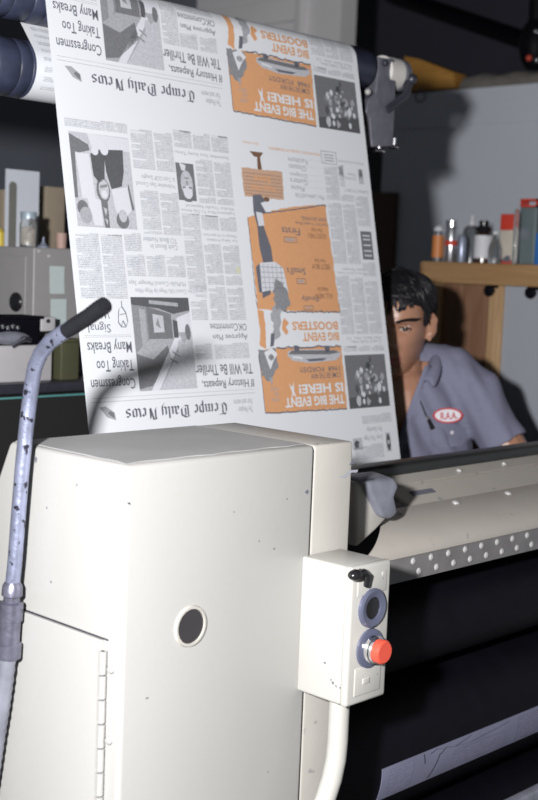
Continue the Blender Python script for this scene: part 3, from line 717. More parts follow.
# ---- print laid on the sheet.  a runs left to right, b upwards, millimetres
LAYER = {'flat': 0.00025, 'over': 0.00045, 'top': 0.00065, 'peak': 0.00085}
def lay(name, polys, mats, parent=newsweb, b_off=0.0, sign=1):
    """polys: (list of (a, b) in mm, material index, layer)"""
    bm = bmesh.new(); uvl = bm.loops.layers.uv.new('sheet'); ly = bm.verts.layers.float.new('lift')
    for (poly, mi, layer) in polys:
        vv = [bm.verts.new((a / 1000.0, bb / 1000.0 + b_off, 0)) for a, bb in poly]
        for v in vv: v[ly] = LAYER[layer]
        try: f = bm.faces.new(vv); f.material_index = mi
        except ValueError: pass
    if name == 'text_column': bmesh.ops.remove_doubles(bm, verts=bm.verts[:], dist=1e-5)
    if bm.faces:
        ys = [v.co.y for v in bm.verts]; y = 1.02
        if max(ys) > 1.02:
            while y < max(ys):
                if y > min(ys):
                    bmesh.ops.bisect_plane(bm, geom=bm.verts[:] + bm.edges[:] + bm.faces[:], plane_co=(0, y, 0), plane_no=(0, 1, 0))
                y += 0.0045
        bmesh.ops.triangulate(bm, faces=bm.faces[:])
        for f in bm.faces:
            for l in f.loops: l[uvl].uv = (l.vert.co.x, l.vert.co.y)
        base = LAYER['flat']
        for v in bm.verts:
            v.co = web(v.co.x, v.co.y, sign * max(v[ly], base))
        for f in bm.faces:
            f.normal_update()
    me = D.meshes.new(name); bm.to_mesh(me); bm.free()
    for k in mats: me.materials.append(MATS[k])
    return link_mesh(name, me, parent)

def text_polys(txt, a0, b0, a1, b1, shear=0.0, bold=0.0, serif=False):
    """outline of txt, fitted in the box and turned upside down"""
    cu = D.curves.new('t', 'FONT'); cu.body = txt; cu.resolution_u = 2; cu.offset = bold
    o = D.objects.new('t', cu); COL.objects.link(o)
    dg = bpy.context.evaluated_depsgraph_get(); me = o.evaluated_get(dg).to_mesh()
    vs = [(v.co.x, v.co.y) for v in me.vertices]; fs = [list(p.vertices) for p in me.polygons]
    o.evaluated_get(dg).to_mesh_clear(); D.objects.remove(o); D.curves.remove(cu)
    if not vs: return []
    xs = [p[0] for p in vs]; ys = [p[1] for p in vs]; x0, x1, y0, y1 = min(xs), max(xs), min(ys), max(ys)
    out = []
    for f in fs:
        out.append([(a1 - (vs[i][0] - x0) / (x1 - x0) * (a1 - a0), b1 - (vs[i][1] - y0) / (y1 - y0) * (b1 - b0)) for i in f])
    return out
def headline(lines, a0, b0, a1, b1, b_off, mats=('ink',), widths=None, name='headline', parent=newsweb, bold=0.008, layer='over', align='left'):
    """lines top to bottom as read; b0 is the image-low edge (the top of the first line)"""
    n = len(lines); h = (b1 - b0) / n; polys = []
    for i, l in enumerate(lines):
        wd = (widths[i] if widths else 1.0) * (a1 - a0)
        aa1 = a1 if align == 'left' else a1 - (a1 - a0 - wd) / 2
        for p in text_polys(l, aa1 - wd, b0 + h * i + h * .06, aa1, b0 + h * i + h * .86, bold=bold): polys.append((p, 0, layer))
    return lay(name, polys, mats, parent, b_off)

def nib(pts, w=0.13, ang=40):
    d = (math.cos(math.radians(ang)) * w / 2, math.sin(math.radians(ang)) * w / 2); out = []
    for p, q in zip(pts, pts[1:]):
        if abs((q[0] - p[0]) * d[1] - (q[1] - p[1]) * d[0]) < 1e-4:
            e = (-d[1] * .25, d[0] * .25)
            out.append([(p[0] - e[0], p[1] - e[1]), (p[0] + e[0], p[1] + e[1]), (q[0] + e[0], q[1] + e[1]), (q[0] - e[0], q[1] - e[1])])
        else: out.append([(p[0] - d[0], p[1] - d[1]), (p[0] + d[0], p[1] + d[1]), (q[0] + d[0], q[1] + d[1]), (q[0] - d[0], q[1] - d[1])])
    return out
def minim(x, y1=1.0, y0=0.0): return [[(x - .10, y1 - .13), (x + .02, y1 - .02)], [(x, y1 - .06), (x, y0 + .10)], [(x - .02, y0 + .12), (x + .13, y0 + .06)]]
GL = {
 'T': (1.0, [[(.0, 1.28), (.25, 1.46), (.55, 1.34), (.95, 1.46)], [(.38, 1.36), (.14, 1.05), (.12, .35), (.38, .02), (.82, .24)], [(.55, 1.28), (.55, .25)]]),
 'D': (1.05, [[(.0, 1.32), (.4, 1.46), (.88, 1.15), (.90, .4), (.52, .02), (.08, .10)], [(.18, 1.3), (.18, .15)], [(.46, 1.2), (.46, .3)]]),
 'N': (1.1, [[(.02, 1.3), (.2, 1.45), (.2, .25), (.02, .0)], [(.2, 1.35), (.42, 1.45), (.72, .1)], [(.95, 1.45), (.74, 1.3), (.74, .1)]]),
 'e': (.56, [[(.1, .85), (.1, .18), (.25, .02), (.46, .18)], [(.1, .85), (.26, .98), (.43, .78), (.14, .5)]]),
 'm': (1.0, minim(.1) + minim(.45) + minim(.80) + [[(.1, .85), (.40, .98)], [(.45, .85), (.75, .98)]]),
 'p': (.60, [[(.1, 1.05), (.1, -.42)], [(.1, .88), (.3, .98), (.47, .8), (.47, .2), (.3, .03), (.1, .12)]]),
 'a': (.60, [[(.08, .85), (.28, .98), (.42, .85), (.42, .14), (.56, .05)], [(.42, .55), (.12, .4), (.1, .16), (.25, .03), (.42, .18)]]),
 'i': (.32, minim(.1) + [[(.05, 1.28), (.15, 1.36)]]),
 'l': (.32, minim(.1, 1.48)),
 'y': (.60, minim(.08, 1, .02)[:2] + [[(.08, .12), (.25, .03), (.45, .2)], [(.46, 1.0), (.46, -.08), (.2, -.42)]]),
 'w': (.95, [[(.02, 1.05), (.08, .2), (.25, .02), (.42, .18)], [(.42, .98), (.42, .15), (.6, .02), (.78, .2), (.78, .85), (.62, .98)]]),
 's': (.56, [[(.44, .85), (.25, .98), (.08, .8), (.12, .58), (.43, .42), (.44, .18), (.25, .02), (.04, .15)]]),
}
def blackletter(txt, a0, b0, a1, b1):
    x = 0; segs = []
    for ch in txt:
        if ch == ' ': x += .38; continue
        wd, st = GL[ch]
        for s in st: segs += [[(x + p[0], p[1]) for p in q] for q in nib(s, .24)]
        x += wd + .06
    y0, y1 = -.42, 1.5
    return [[(a1 - px / x * (a1 - a0), b1 - (py - y0) / (y1 - y0) * (b1 - b0)) for px, py in q] for q in segs]
def rect(a0, b0, a1, b1): return [(a0, b0), (a1, b0), (a1, b1), (a0, b1)]
def col_block(name, rects, b_off, m='small_type'):
    for (a0, b0, a1, b1) in rects:
        polys = []
        # ragged paragraph ends
        y = b0
        while y < b1:
            h = random.uniform(10, 34); y2 = min(b1, y + h)
            w_ = random.uniform(.3, .8) * (a1 - a0)
            polys.append((rect(a0, y, a1, y2 - 3.1), 0, 'flat')); polys.append((rect(a1 - w_, y2 - 3.1, a1, y2 - .2), 0, 'flat')); y = y2
        lay(name, polys, [m], newsweb, b_off)
def wave(pts, amp, step=6):
    """broken, torn-looking outline"""
    out = []
    for i, p in enumerate(pts):
        q = pts[(i + 1) % len(pts)]; L_ = math.hypot(q[0] - p[0], q[1] - p[1]); k = max(1, int(L_ / step))
        nx, ny = -(q[1] - p[1]) / L_, (q[0] - p[0]) / L_
        for j in range(k):
            t_ = j / k; o = amp * (random.random() - .5) * (0 if j == 0 else 2)
            out.append((p[0] + (q[0] - p[0]) * t_ + nx * o, p[1] + (q[1] - p[1]) * t_ + ny * o))
    return out
HT = ['halftone_%d' % i for i in range(6)]
def picture(a0, b0, a1, b1, shapes, b_off, ground=3, name='photograph', parent=newsweb):
    """shapes in picture fractions (s to the right, t up, as the photo shows them), tone 0 dark .. 5 pale"""
    polys = [(rect(a0, b0, a1, b1), ground, 'flat')]
    lv = ['over', 'top', 'peak']
    for (tone, poly, *l) in shapes:
        polys.append(([(a0 + s * (a1 - a0), b0 + t_ * (b1 - b0)) for s, t_ in poly], tone, lv[l[0] if l else 0]))
    return lay(name, polys, HT, parent, b_off)
def oval(cx, cy, rx, ry, n=14, rot=0): return [(cx + rx * math.cos(2 * PI * i / n) * math.cos(rot) - ry * math.sin(2 * PI * i / n) * math.sin(rot), cy + rx * math.cos(2 * PI * i / n) * math.sin(rot) + ry * math.sin(2 * PI * i / n) * math.cos(rot)) for i in range(n)]

def page(bo, upper):
    # ---- front page (left half of the sheet)
    lay('nameplate', [(p, 0, 'over') for p in blackletter('Tempe Daily News', 80, 284, 322, 312)], ['ink'], newsweb, bo)
    lay('nameplate_ear', [([(26, 312), (42, 294), (60, 288), (58, 302), (40, 313)], 0, 'flat'), ([(44, 300), (57, 291), (57, 301), (48, 305)], 1, 'over')], ['halftone_3', 'halftone_1'], newsweb, bo)
    headline(['The Weather', 'Fair and warm'], 340, 284, 388, 312, bo, ('ink_grey',), [.8, 1], 'nameplate_ear', bold=0)
    lay('rule', [(rect(12, 320, 398, 320.8), 0, 'flat'), (rect(12, 327, 398, 327.6), 0, 'flat')], ['ink_grey'], newsweb, bo)
    headline(['Congressmen', 'Taking Too', 'Many Breaks'], 12, 338, 110, 432, bo, widths=[.98, .82, .98])
    lay('rule', [(rect(10, 430, 112, 430.6), 0, 'flat'), (rect(10, 433, 112, 433.6), 0, 'flat')], ['ink_grey'], newsweb, bo)
    headline(['If History Repeats,', 'Tilt Will Be Thriller'], 254, 330, 398, 380, bo, widths=[.92, 1])
    picture(118, 335, 253, 499, [
        (4, [(.35, 0), (1, 0), (1, .62), (.72, .40)]), (1, [(.0, .02), (.0, .40), (.28, .33), (.55, .48), (.60, .30), (.22, .05)], 1),
        (5, [(.20, .0), (.34, .0), (.80, .55), (.74, .62)], 1), (2, [(0, .4), (0, 1), (.25, 1), (.25, .55)]), (3, [(.12, .45), (.12, .88), (.22, .86), (.22, .55)], 1),
        (1, [(.25, .55), (.25, .9), (.66, .82), (.66, .55)]), (4, [(.34, .62), (.34, .82), (.52, .80), (.52, .62)], 1), (2, [(.38, .70), (.42, .78), (.46, .66)], 2), (0, [(.68, .56), (.68, .76), (.76, .74), (.76, .56)], 1),
        (0, [(.0, .92), (.0, 1), (1, 1), (1, .86), (.7, .82), (.45, .88)], 1), (3, [(.3, .93), (.8, .9), (.8, .94), (.3, .97)], 2), (5, [(.70, .62), (.76, .78), (1, .84), (1, .62)], 0),
        (1, oval(.93, .62, .05, .09), 1), (4, oval(.78, .47, .06, .07), 2), (2, [(.62, .40), (.74, .34), (.74, .36), (.62, .42)], 2), (2, [(.56, .33), (.70, .27), (.70, .29), (.56, .35)], 2)], bo, 3)
    if upper:
        headline(['Approve Plan', 'OKCommittee'], 300, 420, 394, 454, bo, widths=[.95, 1], bold=0)
        col_block('text_column', [(258, 386, 298, 470), (300, 386, 344, 416), (350, 386, 394, 416), (300, 458, 394, 520), (12, 436, 110, 520)], bo)
        return
    headline(['Approve Plan', 'OKCommittee'], 300, 420, 394, 454, bo, widths=[.95, 1], bold=0)
    headline(['Signal', 'Work'], 20, 436, 68, 484, bo, widths=[1, .9], bold=0)
    lay('line_drawing', [(q, 0, 'over') for pts in ([(88, 470), (86, 455), (92, 447), (102, 447), (107, 456), (104, 472), (97, 482), (90, 478), (88, 470)], [(90, 468), (103, 470)], [(97, 482), (97, 492)], [(92, 448), (96, 458), (102, 448)]) for q in nib(pts, 2.2)], ['ink'], newsweb, bo)
    C = [(12, 62), (66, 113), (118, 160), (164, 207), (211, 254), (258, 302), (306, 349), (353, 396)]
    R = []
    for (x0, x1) in C[:2]: R.append((x0, 496, x1, 608))
    for (x0, x1) in C[2:5]: R.append((x0, 536, x1, 575))
    R += [(118, 580, 156, 612), (164, 612, 207, 618), (258, 386, 298, 416), (258, 458, 298, 496), (306, 386, 394, 416), (306, 458, 349, 520), (353, 458, 396, 520), (258, 512, 302, 612), (306, 545, 349, 600), (353, 545, 396, 600),
          (164, 620, 207, 690), (211, 612, 254, 690), (258, 612, 302, 655), (306, 626, 349, 654), (353, 626, 396, 654), (306, 676, 349, 688), (353, 676, 396, 688), (306, 524, 349, 543), (353, 524, 396, 543), (156, 728, 207, 800), (211, 728, 254, 800),
          (306, 690, 349, 758), (353, 690, 396, 758), (258, 776, 302, 808), (306, 776, 349, 808), (353, 776, 396, 808), (14, 788, 150, 806)]
    for i in range(0, len(R), 3): col_block('text_column', R[i:i + 3], bo)
    headline(['Council OKs Wage Up Wage Hikes', 'McMullin Council Manager Says'], 118, 505, 250, 532, bo, ('ink_grey',), [.9, 1], bold=0)
    headline(['Citizens -', 'Complete GOP Won', 'Officers'], 254, 498, 300, 524, bo, ('ink_grey',), [.7, 1, .6], bold=0)
    headline(['Cash Boost In', 'TCI Block Number'], 160, 584, 240, 608, bo, ('ink_grey',), [.8, 1], bold=0)
    headline(['Car Safety Problem', 'Change In Proportion'], 306, 604, 394, 622, bo, ('ink_grey',), [.9, 1], bold=0)
    headline(['Vollmacher Says Council', 'Is Told GOP Sought'], 158, 696, 250, 722, bo, ('ink_grey',), [1, .85], bold=0)
    headline(['Legislature Move To City Action', 'Windsor Transfer Registered'], 258, 656, 394, 674, bo, ('ink_grey',), [1, .9], bold=0)
    headline(['September Gets Sunny Times'], 258, 762, 394, 772, bo, ('ink_grey',), [1], bold=0)
    picture(20, 618, 150, 780, [
        (1, [(.0, .98), (.0, .80), (.14, .78), (.32, .82), (.30, .88)]), (4, [(.1, .97), (.36, .86), (.30, .90)], 1),
        (5, [(.30, 1), (1, .99), (1, .85), (.36, .84)]), (0, [(.32, .78), (.34, .55), (.42, .48), (.52, .52), (.56, .80), (.50, .84)], 1),
        (0, [(.54, .84), (.88, .86), (.86, .62), (.80, .46), (.62, .42), (.56, .60)], 1), (5, oval(.40, .82, .06, .05), 2), (5, oval(.56, .84, .07, .06), 2),
        (5, [(.08, .78), (.30, .78), (.34, .30), (.12, .30)]), (1, oval(.48, .40, .115, .135), 0), (4, oval(.49, .41, .085, .11), 1), (2, [(.43, .45), (.55, .47), (.55, .44), (.43, .42)], 2), (5, oval(.49, .36, .05, .04), 2),
        (1, [(.42, .28), (.53, .28), (.53, .0), (.45, .0)], 1), (4, [(.45, .22), (.51, .20), (.48, .12)], 2), (4, [(.46, .10), (.51, .08), (.49, .03)], 2),
        (5, [(.62, .42), (.92, .46), (.96, .22), (.84, .14), (.66, .18)]), (1, oval(.76, .09, .11, .09), 1), (4, oval(.77, .14, .07, .07), 2), (1, [(.92, .50), (.98, .22), (.94, .20), (.90, .44)], 1),
        (1, oval(.11, .20, .09, .08), 1), (3, oval(.15, .12, .10, .09), 2), (5, [(.2, .3), (.42, .3), (.42, .02), (.28, .02)]), (1, [(.0, .8), (.0, .3), (.05, .3), (.07, .8)], 1), (4, [(.6, .35), (.55, .05), (.62, .0), (.66, .2)], 0)], bo, 4)
    picture(256, 678, 300, 747, [(5, [(.2, 1), (.55, .95), (.5, .8), (.3, .8)]), (1, [(.55, 1), (.95, 1), (.95, .82), (.7, .78), (.55, .85)]), (1, [(.05, .0), (.15, .0), (.2, .7), (.1, .75)]), (4, oval(.52, .45, .34, .36), 1), (1, oval(.52, .05, .3, .09), 0),
        (5, oval(.54, .22, .26, .18), 2), (1, [(.28, .36), (.45, .37), (.45, .33), (.28, .32)], 2), (1, [(.6, .37), (.78, .36), (.78, .32), (.6, .33)], 2), (2, [(.4, .58), (.66, .58), (.66, .62), (.4, .62)], 2), (2, [(.5, .40), (.56, .40), (.58, .52), (.48, .52)], 2)], bo, 1)
    lay('paper_stain', [(oval(388, 553, 6, 7), 0, 'over')], ['stain'], newsweb, bo)

def ad_page(bo, upper):
    # ---- advertisement (right half of the sheet)
    ad = lay('advertisement', [(wave([(420, 281), (657, 277), (660, 404), (470, 404), (420, 400)], 1.4), 0, 'flat')], ['ad_orange'], newsweb, bo)
    edge = []
    e1 = wave([(420, 280), (657, 276)], 1.4)[:-20]
    lay('ad_border', [(q, 0, 'over') for q in nib([(421 + i * 5.9, 280 - i * .1 + random.uniform(-1, 1)) for i in range(41)], 2.6, 80)] + [(q, 0, 'over') for q in nib([(470 + i * 6.3, 404 + random.uniform(-2, 2.4)) for i in range(31)], 3.0, 80)]
        + [(q, 0, 'over') for q in nib([(420, 280), (420, 398)], 1.4, 10)], ['ink'], ad, bo)
    headline(['THE BIG EVENT', 'IS HERE!'], 478, 286, 652, 334, bo, ('paper',), [1, .76], 'ad_lettering', ad, bold=0.03, layer='over')
    headline(['COME SEE THE NEW', '1968  FORDS!!'], 530, 340, 648, 366, bo, ('ink',), [.75, 1], 'ad_lettering', ad, bold=0.005)
    lay('car_drawing', [([(498, 388), (512, 378), (560, 372), (640, 376), (656, 386), (652, 394), (620, 398), (520, 400), (500, 396)], 0, 'over'),
        ([(500, 391), (512, 398), (640, 396), (652, 391), (620, 388), (520, 390)], 1, 'top'), (oval(526, 401, 8, 6), 2, 'top'), (oval(616, 399, 8, 6), 2, 'top'),
        ([(548, 380), (560, 375), (600, 376), (612, 381)], 2, 'peak'), ([(512, 384), (540, 380), (540, 384), (512, 387)], 3, 'peak')], ['halftone_4', 'halftone_1', 'ink', 'paper'], ad, bo)
    lay('ad_figure', [(wave([(418, 402), (420, 352), (440, 340), (452, 350), (470, 372), (468, 402)], 3), 0, 'over'), ([(434, 396), (446, 362), (458, 380), (470, 392), (456, 404)], 1, 'top'), ([(440, 348), (446, 330), (450, 348)], 2, 'top'), (oval(452, 386, 8, 6), 3, 'top')], ['halftone_2', 'paper', 'ink_grey', 'halftone_4'], ad, bo)
    headline(['OPEN', 'ALL', 'DAY'], 440, 300, 462, 330, bo, ('ink_grey',), [.9, .6, 1], 'ad_lettering', ad, bold=0)
    lay('starburst', [([(494, 298), (500, 316), (494, 334), (502, 326), (507, 338), (506, 318), (511, 306), (503, 312)], 0, 'top')], ['paper'], ad, bo)
    # banner between the two orange fields
    headline(['BIG EVENT', 'BOOSTERS'], 520, 414, 656, 458, bo, ('ad_orange',), [.80, 1], 'ad_lettering', ad, bold=0.03)
    lay('ad_pointer', [([(490, 440), (500, 428), (508, 434), (502, 444), (512, 452), (500, 462), (494, 454)], 0, 'over')], ['ad_orange'], ad, bo)
    # the leg's lower part beside the banner
    lay('ad_figure', [(wave([(424, 410), (440, 402), (446, 440), (444, 476), (428, 478), (430, 440)], 1), 0, 'flat'), ([(448, 404), (462, 410), (472, 440), (470, 474), (452, 476), (444, 440)], 1, 'over'), (wave([(456, 408), (480, 424), (494, 474), (480, 492), (462, 470), (468, 440)], 4), 2, 'top'), ([(452, 406), (462, 408), (468, 432), (458, 432)], 3, 'peak')], ['ad_orange', 'paper', 'halftone_3', 'ink'], ad, bo)
    # classified columns and the team picture
    random.seed(11)
    blobs = []
    for i in range(46):
        x = random.gauss(.5, .22); y = random.gauss(.52, .17)
        if not (.06 < x < .94 and .10 < y < .92): continue
        k = random.randint(5, 8); r0 = random.uniform(.025, .075)
        blobs.append((random.choice([4, 4, 5, 3, 2, 0]), [(x + r0 * random.uniform(.5, 1.2) * math.cos(2 * PI * j / k), y + r0 * 1.5 * random.uniform(.5, 1.2) * math.sin(2 * PI * j / k)) for j in range(k)], 1 if i % 2 else 2))
    picture(666, 275, 796, 385, [(0, [(0, 0), (1, 0), (1, .3), (0, .2)])] + blobs + [(5, oval(.36, .12, .032, .055, 10), 2), (5, oval(.76, .12, .035, .06, 10), 2)], bo, 1)
    headline(['Coach Calls Him', 'Fast Best, No. 12'], 668, 408, 790, 424, bo, ('ink_grey',), [.8, .9], bold=0)
    col_block('text_column', [(666, 392, 708, 404), (712, 392, 752, 404), (756, 392, 796, 404)], bo, 'fine_type')
    col_block('text_column', [(666, 428, 708, 550), (712, 428, 752, 546), (756, 428, 798, 540)], bo, 'fine_type')
    if upper: return
    fld = lay('advertisement', [(wave([(428, 656), (430, 478), (668, 472), (658, 694), (560, 684), (480, 668), (452, 660)], 1.6), 0, 'flat')], ['ad_orange'], newsweb, bo)
    for pts in ([(462 + i * 6.0, 664 + i * .9 + random.uniform(-1.5, 1.5)) for i in range(34)], [(500 + i * 5.8, 474 + random.uniform(-2, 2)) for i in range(30)], [(428 + random.uniform(-1, 1), 656 - i * 7) for i in range(26)]): lay('ad_border', [(q, 0, 'over') for q in nib(pts, 3.0, 60)], ['ink'], fld, bo)
    # long leg with checked trousers
    lay('ad_figure', [([(448, 700), (470, 702), (484, 690), (468, 686), (480, 668), (462, 664), (470, 640), (484, 600), (486, 566), (458, 566), (452, 600), (452, 640), (446, 668)], 0, 'over'), ([(452, 668), (470, 666), (472, 642), (456, 640)], 1, 'top'),
        ([(446, 568), (490, 572), (512, 560), (520, 512), (486, 508), (470, 514), (446, 508)], 1, 'top'), (wave([(486, 540), (506, 530), (522, 494), (508, 478), (484, 478), (474, 500)], 5), 2, 'peak'), ([(446, 512), (470, 516), (468, 508), (446, 500)], 0, 'peak'), ([(436, 560), (448, 568), (446, 510), (438, 512)], 0, 'top')]
        + [(rect(448, y, 512, y + 1), 3, 'peak') for y in (520, 530, 540, 550, 560)] + [(rect(x, 512, x + 1, 566), 3, 'peak') for x in (456, 468, 480, 492, 504)], ['ink', 'halftone_5', 'halftone_2', 'halftone_2'], fld, bo)
    lay('ad_figure', [(oval(486, 694, 8, 5), 0, 'top')], ['ad_brown'], fld, bo)
    headline(['See Our Trophy Shop', 'NOW SHOWING'], 562, 648, 656, 668, bo, ('ink',), [1, .8], 'ad_lettering', fld, bold=0)
    for (a0, b0, a1, b1, tx, tb) in ((520, 626, 572, 644, 'Firsts', (524, 612, 560, 622)), (522, 546, 576, 564, 'Small\'s', (548, 530, 574, 540)), (556, 494, 606, 510, 'Finally', (560, 478, 588, 486))):
        headline([tx], a0, b0, a1, b1, bo, ('ink',), [1], 'ad_lettering', fld, bold=0.006)
        lay('ad_sketch', [(q, 0, 'over') for q in nib([(tb[0], tb[1]), (tb[2], tb[1]), (tb[2], tb[3]), (tb[0], tb[3]), (tb[0], tb[1])], 1.8)] + [(rect(tb[0] + 4, tb[1] + 3, tb[2] - 6, tb[3] - 3), 1, 'over')], ['ink', 'ink_grey'], fld, bo)
    for (b0, tx) in ((622, ['GOOD THRU', 'Mon Only']), (560, ['BEST BUY', 'Wed Only']), (500, ['ALL NEW', 'Weekend Sale'])):
        headline(tx, 596, b0, 650, b0 + 26, bo, ('ad_brown',), [1, .6], 'ad_lettering', fld, bold=0, align='mid')
    sg = lay('sign_drawing', [(wave([(425, 752), (539, 752), (536, 696), (426, 696)], 1.2), 0, 'flat'), ([(470, 752), (482, 752), (480, 778), (472, 778)], 1, 'flat'), ([(452, 786), (490, 786), (480, 776), (464, 776)], 2, 'over')], ['ad_tan', 'ad_brown', 'ad_brown'], newsweb, bo)
    lay('sign_grain', [(rect(428, y, 534, y + .8), 0, 'over') for y in (702, 708, 714, 721, 728, 735, 742)], ['ad_brown'], sg, bo)
    headline(['Happy Days', 'Store'], 446, 708, 514, 742, bo, ('ad_orange',), [1, .7], 'ad_lettering', sg, bold=0.02, layer='top', align='mid')
    headline(['HOLLYWOOD COLORS OF THE MONTH'], 508, 794, 658, 801, bo, ('ad_orange',), [1], 'ad_lettering', bold=0.01)
    headline(['GRAND OPENING'], 436, 800, 480, 805, bo, ('ad_orange',), [1], 'ad_lettering', bold=0)
    headline(['Men, Ladies and Kids', '. . . . . . . Phone', '. . . . . Guitars', '. . . . . Drapes', '. . . . . Glasses', '. . . . . Furniture'], 560, 702, 656, 786, bo, ('ink_grey',), [.9, 1, 1, 1, 1, 1], 'price_list', bold=0)
    lay('boxed_notice', [(q, 0, 'over') for q in nib([(662, 781), (708, 781), (708, 806), (662, 806), (662, 781)], 1.6)] + [(rect(670, 786 + 6 * i, 700, 788.5 + 6 * i), 1, 'over') for i in range(3)], ['ink', 'ink_grey'], newsweb, bo)
    headline(['Where to Buy Guide'], 714, 786, 796, 795, bo, ('ink_grey',), [1], bold=0)
    headline(['DIRECTORY'], 724, 726, 800, 734, bo, ('ink_grey',), [1], bold=0)
    headline(['Rambling', 'Winds'], 730, 752, 764, 768, bo, ('ink_grey',), [1, .7], bold=0)
    picture(774, 746, 790, 778, [(1, oval(.5, .6, .35, .4)), (4, oval(.5, .3, .2, .2), 1)], bo, 4)
    lay('boxed_notice', [(rect(760, 585, 796, 645), 0, 'flat')] + [(rect(766, y, 790, y + 3), 1, 'over') for y in (592, 602, 614, 626, 634)], ['halftone_1', 'halftone_5'], newsweb, bo)
    headline(['Hollywood Fashion Guides', 'Inside This Issue'], 672, 552, 760, 566, bo, ('ink_grey',), [1, .8], bold=0)
    Rr = [(666, 574, 708, 700), (712, 574, 752, 700), (666, 706, 708, 776), (712, 706, 752, 720), (712, 756, 726, 782), (756, 656, 798, 720), (756, 550, 798, 580), (712, 736, 728, 782)]
    for i in range(0, len(Rr), 3): col_block('text_column', Rr[i:i + 3], bo, 'fine_type')
page(0.0, False); ad_page(0.0, False)
page(0.580, True); ad_page(0.580, True)
# foot of the older copy below the press top, and the reverse side seen behind the left edge
headline(['Keep This Page', 'For Saturday'], 700, 205, 760, 240, 0, ('ink_grey',), [1, .8], bold=0)
picture(664, 190, 694, 215, [(0, oval(.4, .5, .3, .3)), (4, oval(.75, .4, .2, .25))], 0, 4)
picture(770, 180, 786, 220, [(0, oval(.5, .5, .4, .45)), (4, [(.3, .4), (.7, .4), (.7, .6), (.3, .6)], 1)], 0, 4)
col_block('text_column', [(700, 242, 796, 262), (666, 170, 760, 200)], 0, 'fine_type')
rv = []
for i in range(9):
    bb = bA * 1000 + 6 + i * 17
    if bb / 1000 > bE: break
    lay('reverse_headline', [(rect(16, bb, 120, bb + 9 - (i % 3)), 0, 'flat')], ['small_type'], newsweb, 0, -1)

# ---- rollers
def roller(label, cy, cz, r, x0, x1, grooves):
    t = thing('web_roller', label, 'roller', ((x0 + x1) / 2, cy, cz - r), 'rollers that carry the newsprint')
    pr = [(0, r * .5), (0, r - .002), (.003, r)]
    x = 0.03
    random.seed(int(cz * 1000))
    while x < x1 - x0 - 0.05:
        if grooves and x < 0.55: pr += [(x, r), (x + .002, r - .0014), (x + .004, r)]
        x += random.uniform(0.018, 0.05)
    pr += [(x1 - x0 - .003, r), (x1 - x0, r - .002), (x1 - x0, r * .5)]
    b = MB(); b.lathe((x0, cy, cz), (1, 0, 0), pr, 48); obj('roller_body', b, 'roller_rubber', t)
    b = MB(); b.cyl((x0 - 0.05, cy, cz), (x1 + 0.05, cy, cz), r * .4, n=18); obj('shaft', b, 'dark_metal', t)
    return t
roller('upper blue black roller over which the printed sheet turns', A_.y, A_.z, RA - 0.0006, 0.86, 2.185, True)
roller('lower blue black roller behind the sheet at the upper left', B_.y, B_.z, RB - 0.0006, 0.86, 2.13, True)

# ---- hanger at the right end of the top roller, carried by a post hidden behind the sheet
Yh = A_.y
hg = thing('roller_bracket', 'dark metal hanger with white collar at the top roller right end', 'bracket', (2.24, Yh, 1.78))
b = MB(); b.prism([onY(x, y, Yh - 0.03) for x, y in ((379, 57), (394, 59), (397, 66), (395, 110), (393, 146), (372, 147), (370, 118), (366, 112), (369, 99), (376, 92))], (0.012, 0.06, 0)); obj('hanger_plate', b, 'bracket_metal', hg, 0.003)
cA = V(2.20, A_.y, A_.z)
b = MB(); b.lathe((2.245, A_.y, A_.z + .002), (1, 0, 0), [(0, .030), (.004, .036), (.052, .036), (.056, .030)], 28); obj('white_collar', b, 'white_tape', hg)
b = MB(); b.lathe((2.301, A_.y, A_.z + .002), (1, 0, 0), [(0, .026), (.003, .036), (.018, .036), (.022, .028)], 24); obj('end_disc', b, 'bracket_metal', hg)
b = MB(); c0 = onY(419, 78, Yh); c1 = onY(394, 118, Yh)
b.tube([V(2.315, A_.y - .03, A_.z - .01), V(2.30, A_.y - .035, A_.z - .045), V(2.24, A_.y - .03, A_.z - .085)], [.011, .009, .009], 10); obj('strut', b, 'dark_metal', hg)
b = MB(); b.ball((2.318, A_.y - .035, A_.z - .008), .013); obj('bolt', b, 'dark_metal', hg)
for (x, y, r) in ((379, 151, .010), (394, 147, .008)):
    c = onY(x, y, Yh - .02); b = MB(); b.ell(c, (V(r * 1.5, 0, 0), V(0, r * 1.4, 0), V(0, 0, r * .62))); b.cyl(c, c + V(0, 0, .02), r * .5, n=10); obj('acorn_nut', b, 'chrome', hg)
for (x, y) in ((384, 63), (367, 92)):
    c = onY(x, y, Yh - .034); b = MB(); b.lathe(c, (0, -1, 0), [(0, .007), (.005, .007), (.008, .004)], 10); obj('bolt', b, 'steel_bolt' if x == 367 else 'dark_metal', hg)
fr = thing('roller_stand', 'dark steel stand behind the newsprint that carries the rollers', 'stand', (1.95, 2.08, 0))
b = MB(); b.box((1.90, 2.06, 0), (1.99, 2.15, 2.06)); obj('upright', b, 'dark_metal', fr, 0.004)
b = MB(); b.box((1.99, 2.09, 1.97), (2.20, 2.13, 2.01)); b.box((2.17, A_.y - 0.02, 1.965), (2.215, 2.13, 2.005)); b.box((2.14, B_.y - 0.02, 1.86), (2.175, 2.13, 1.885)); b.box((2.14, 2.09, 1.86), (2.175, 2.13, 1.99)); obj('arm', b, 'dark_metal', fr)
b = MB(); b.box((1.86, 2.02, 0), (2.03, 2.19, 0.012)); obj('foot_plate', b, 'dark_metal', fr)

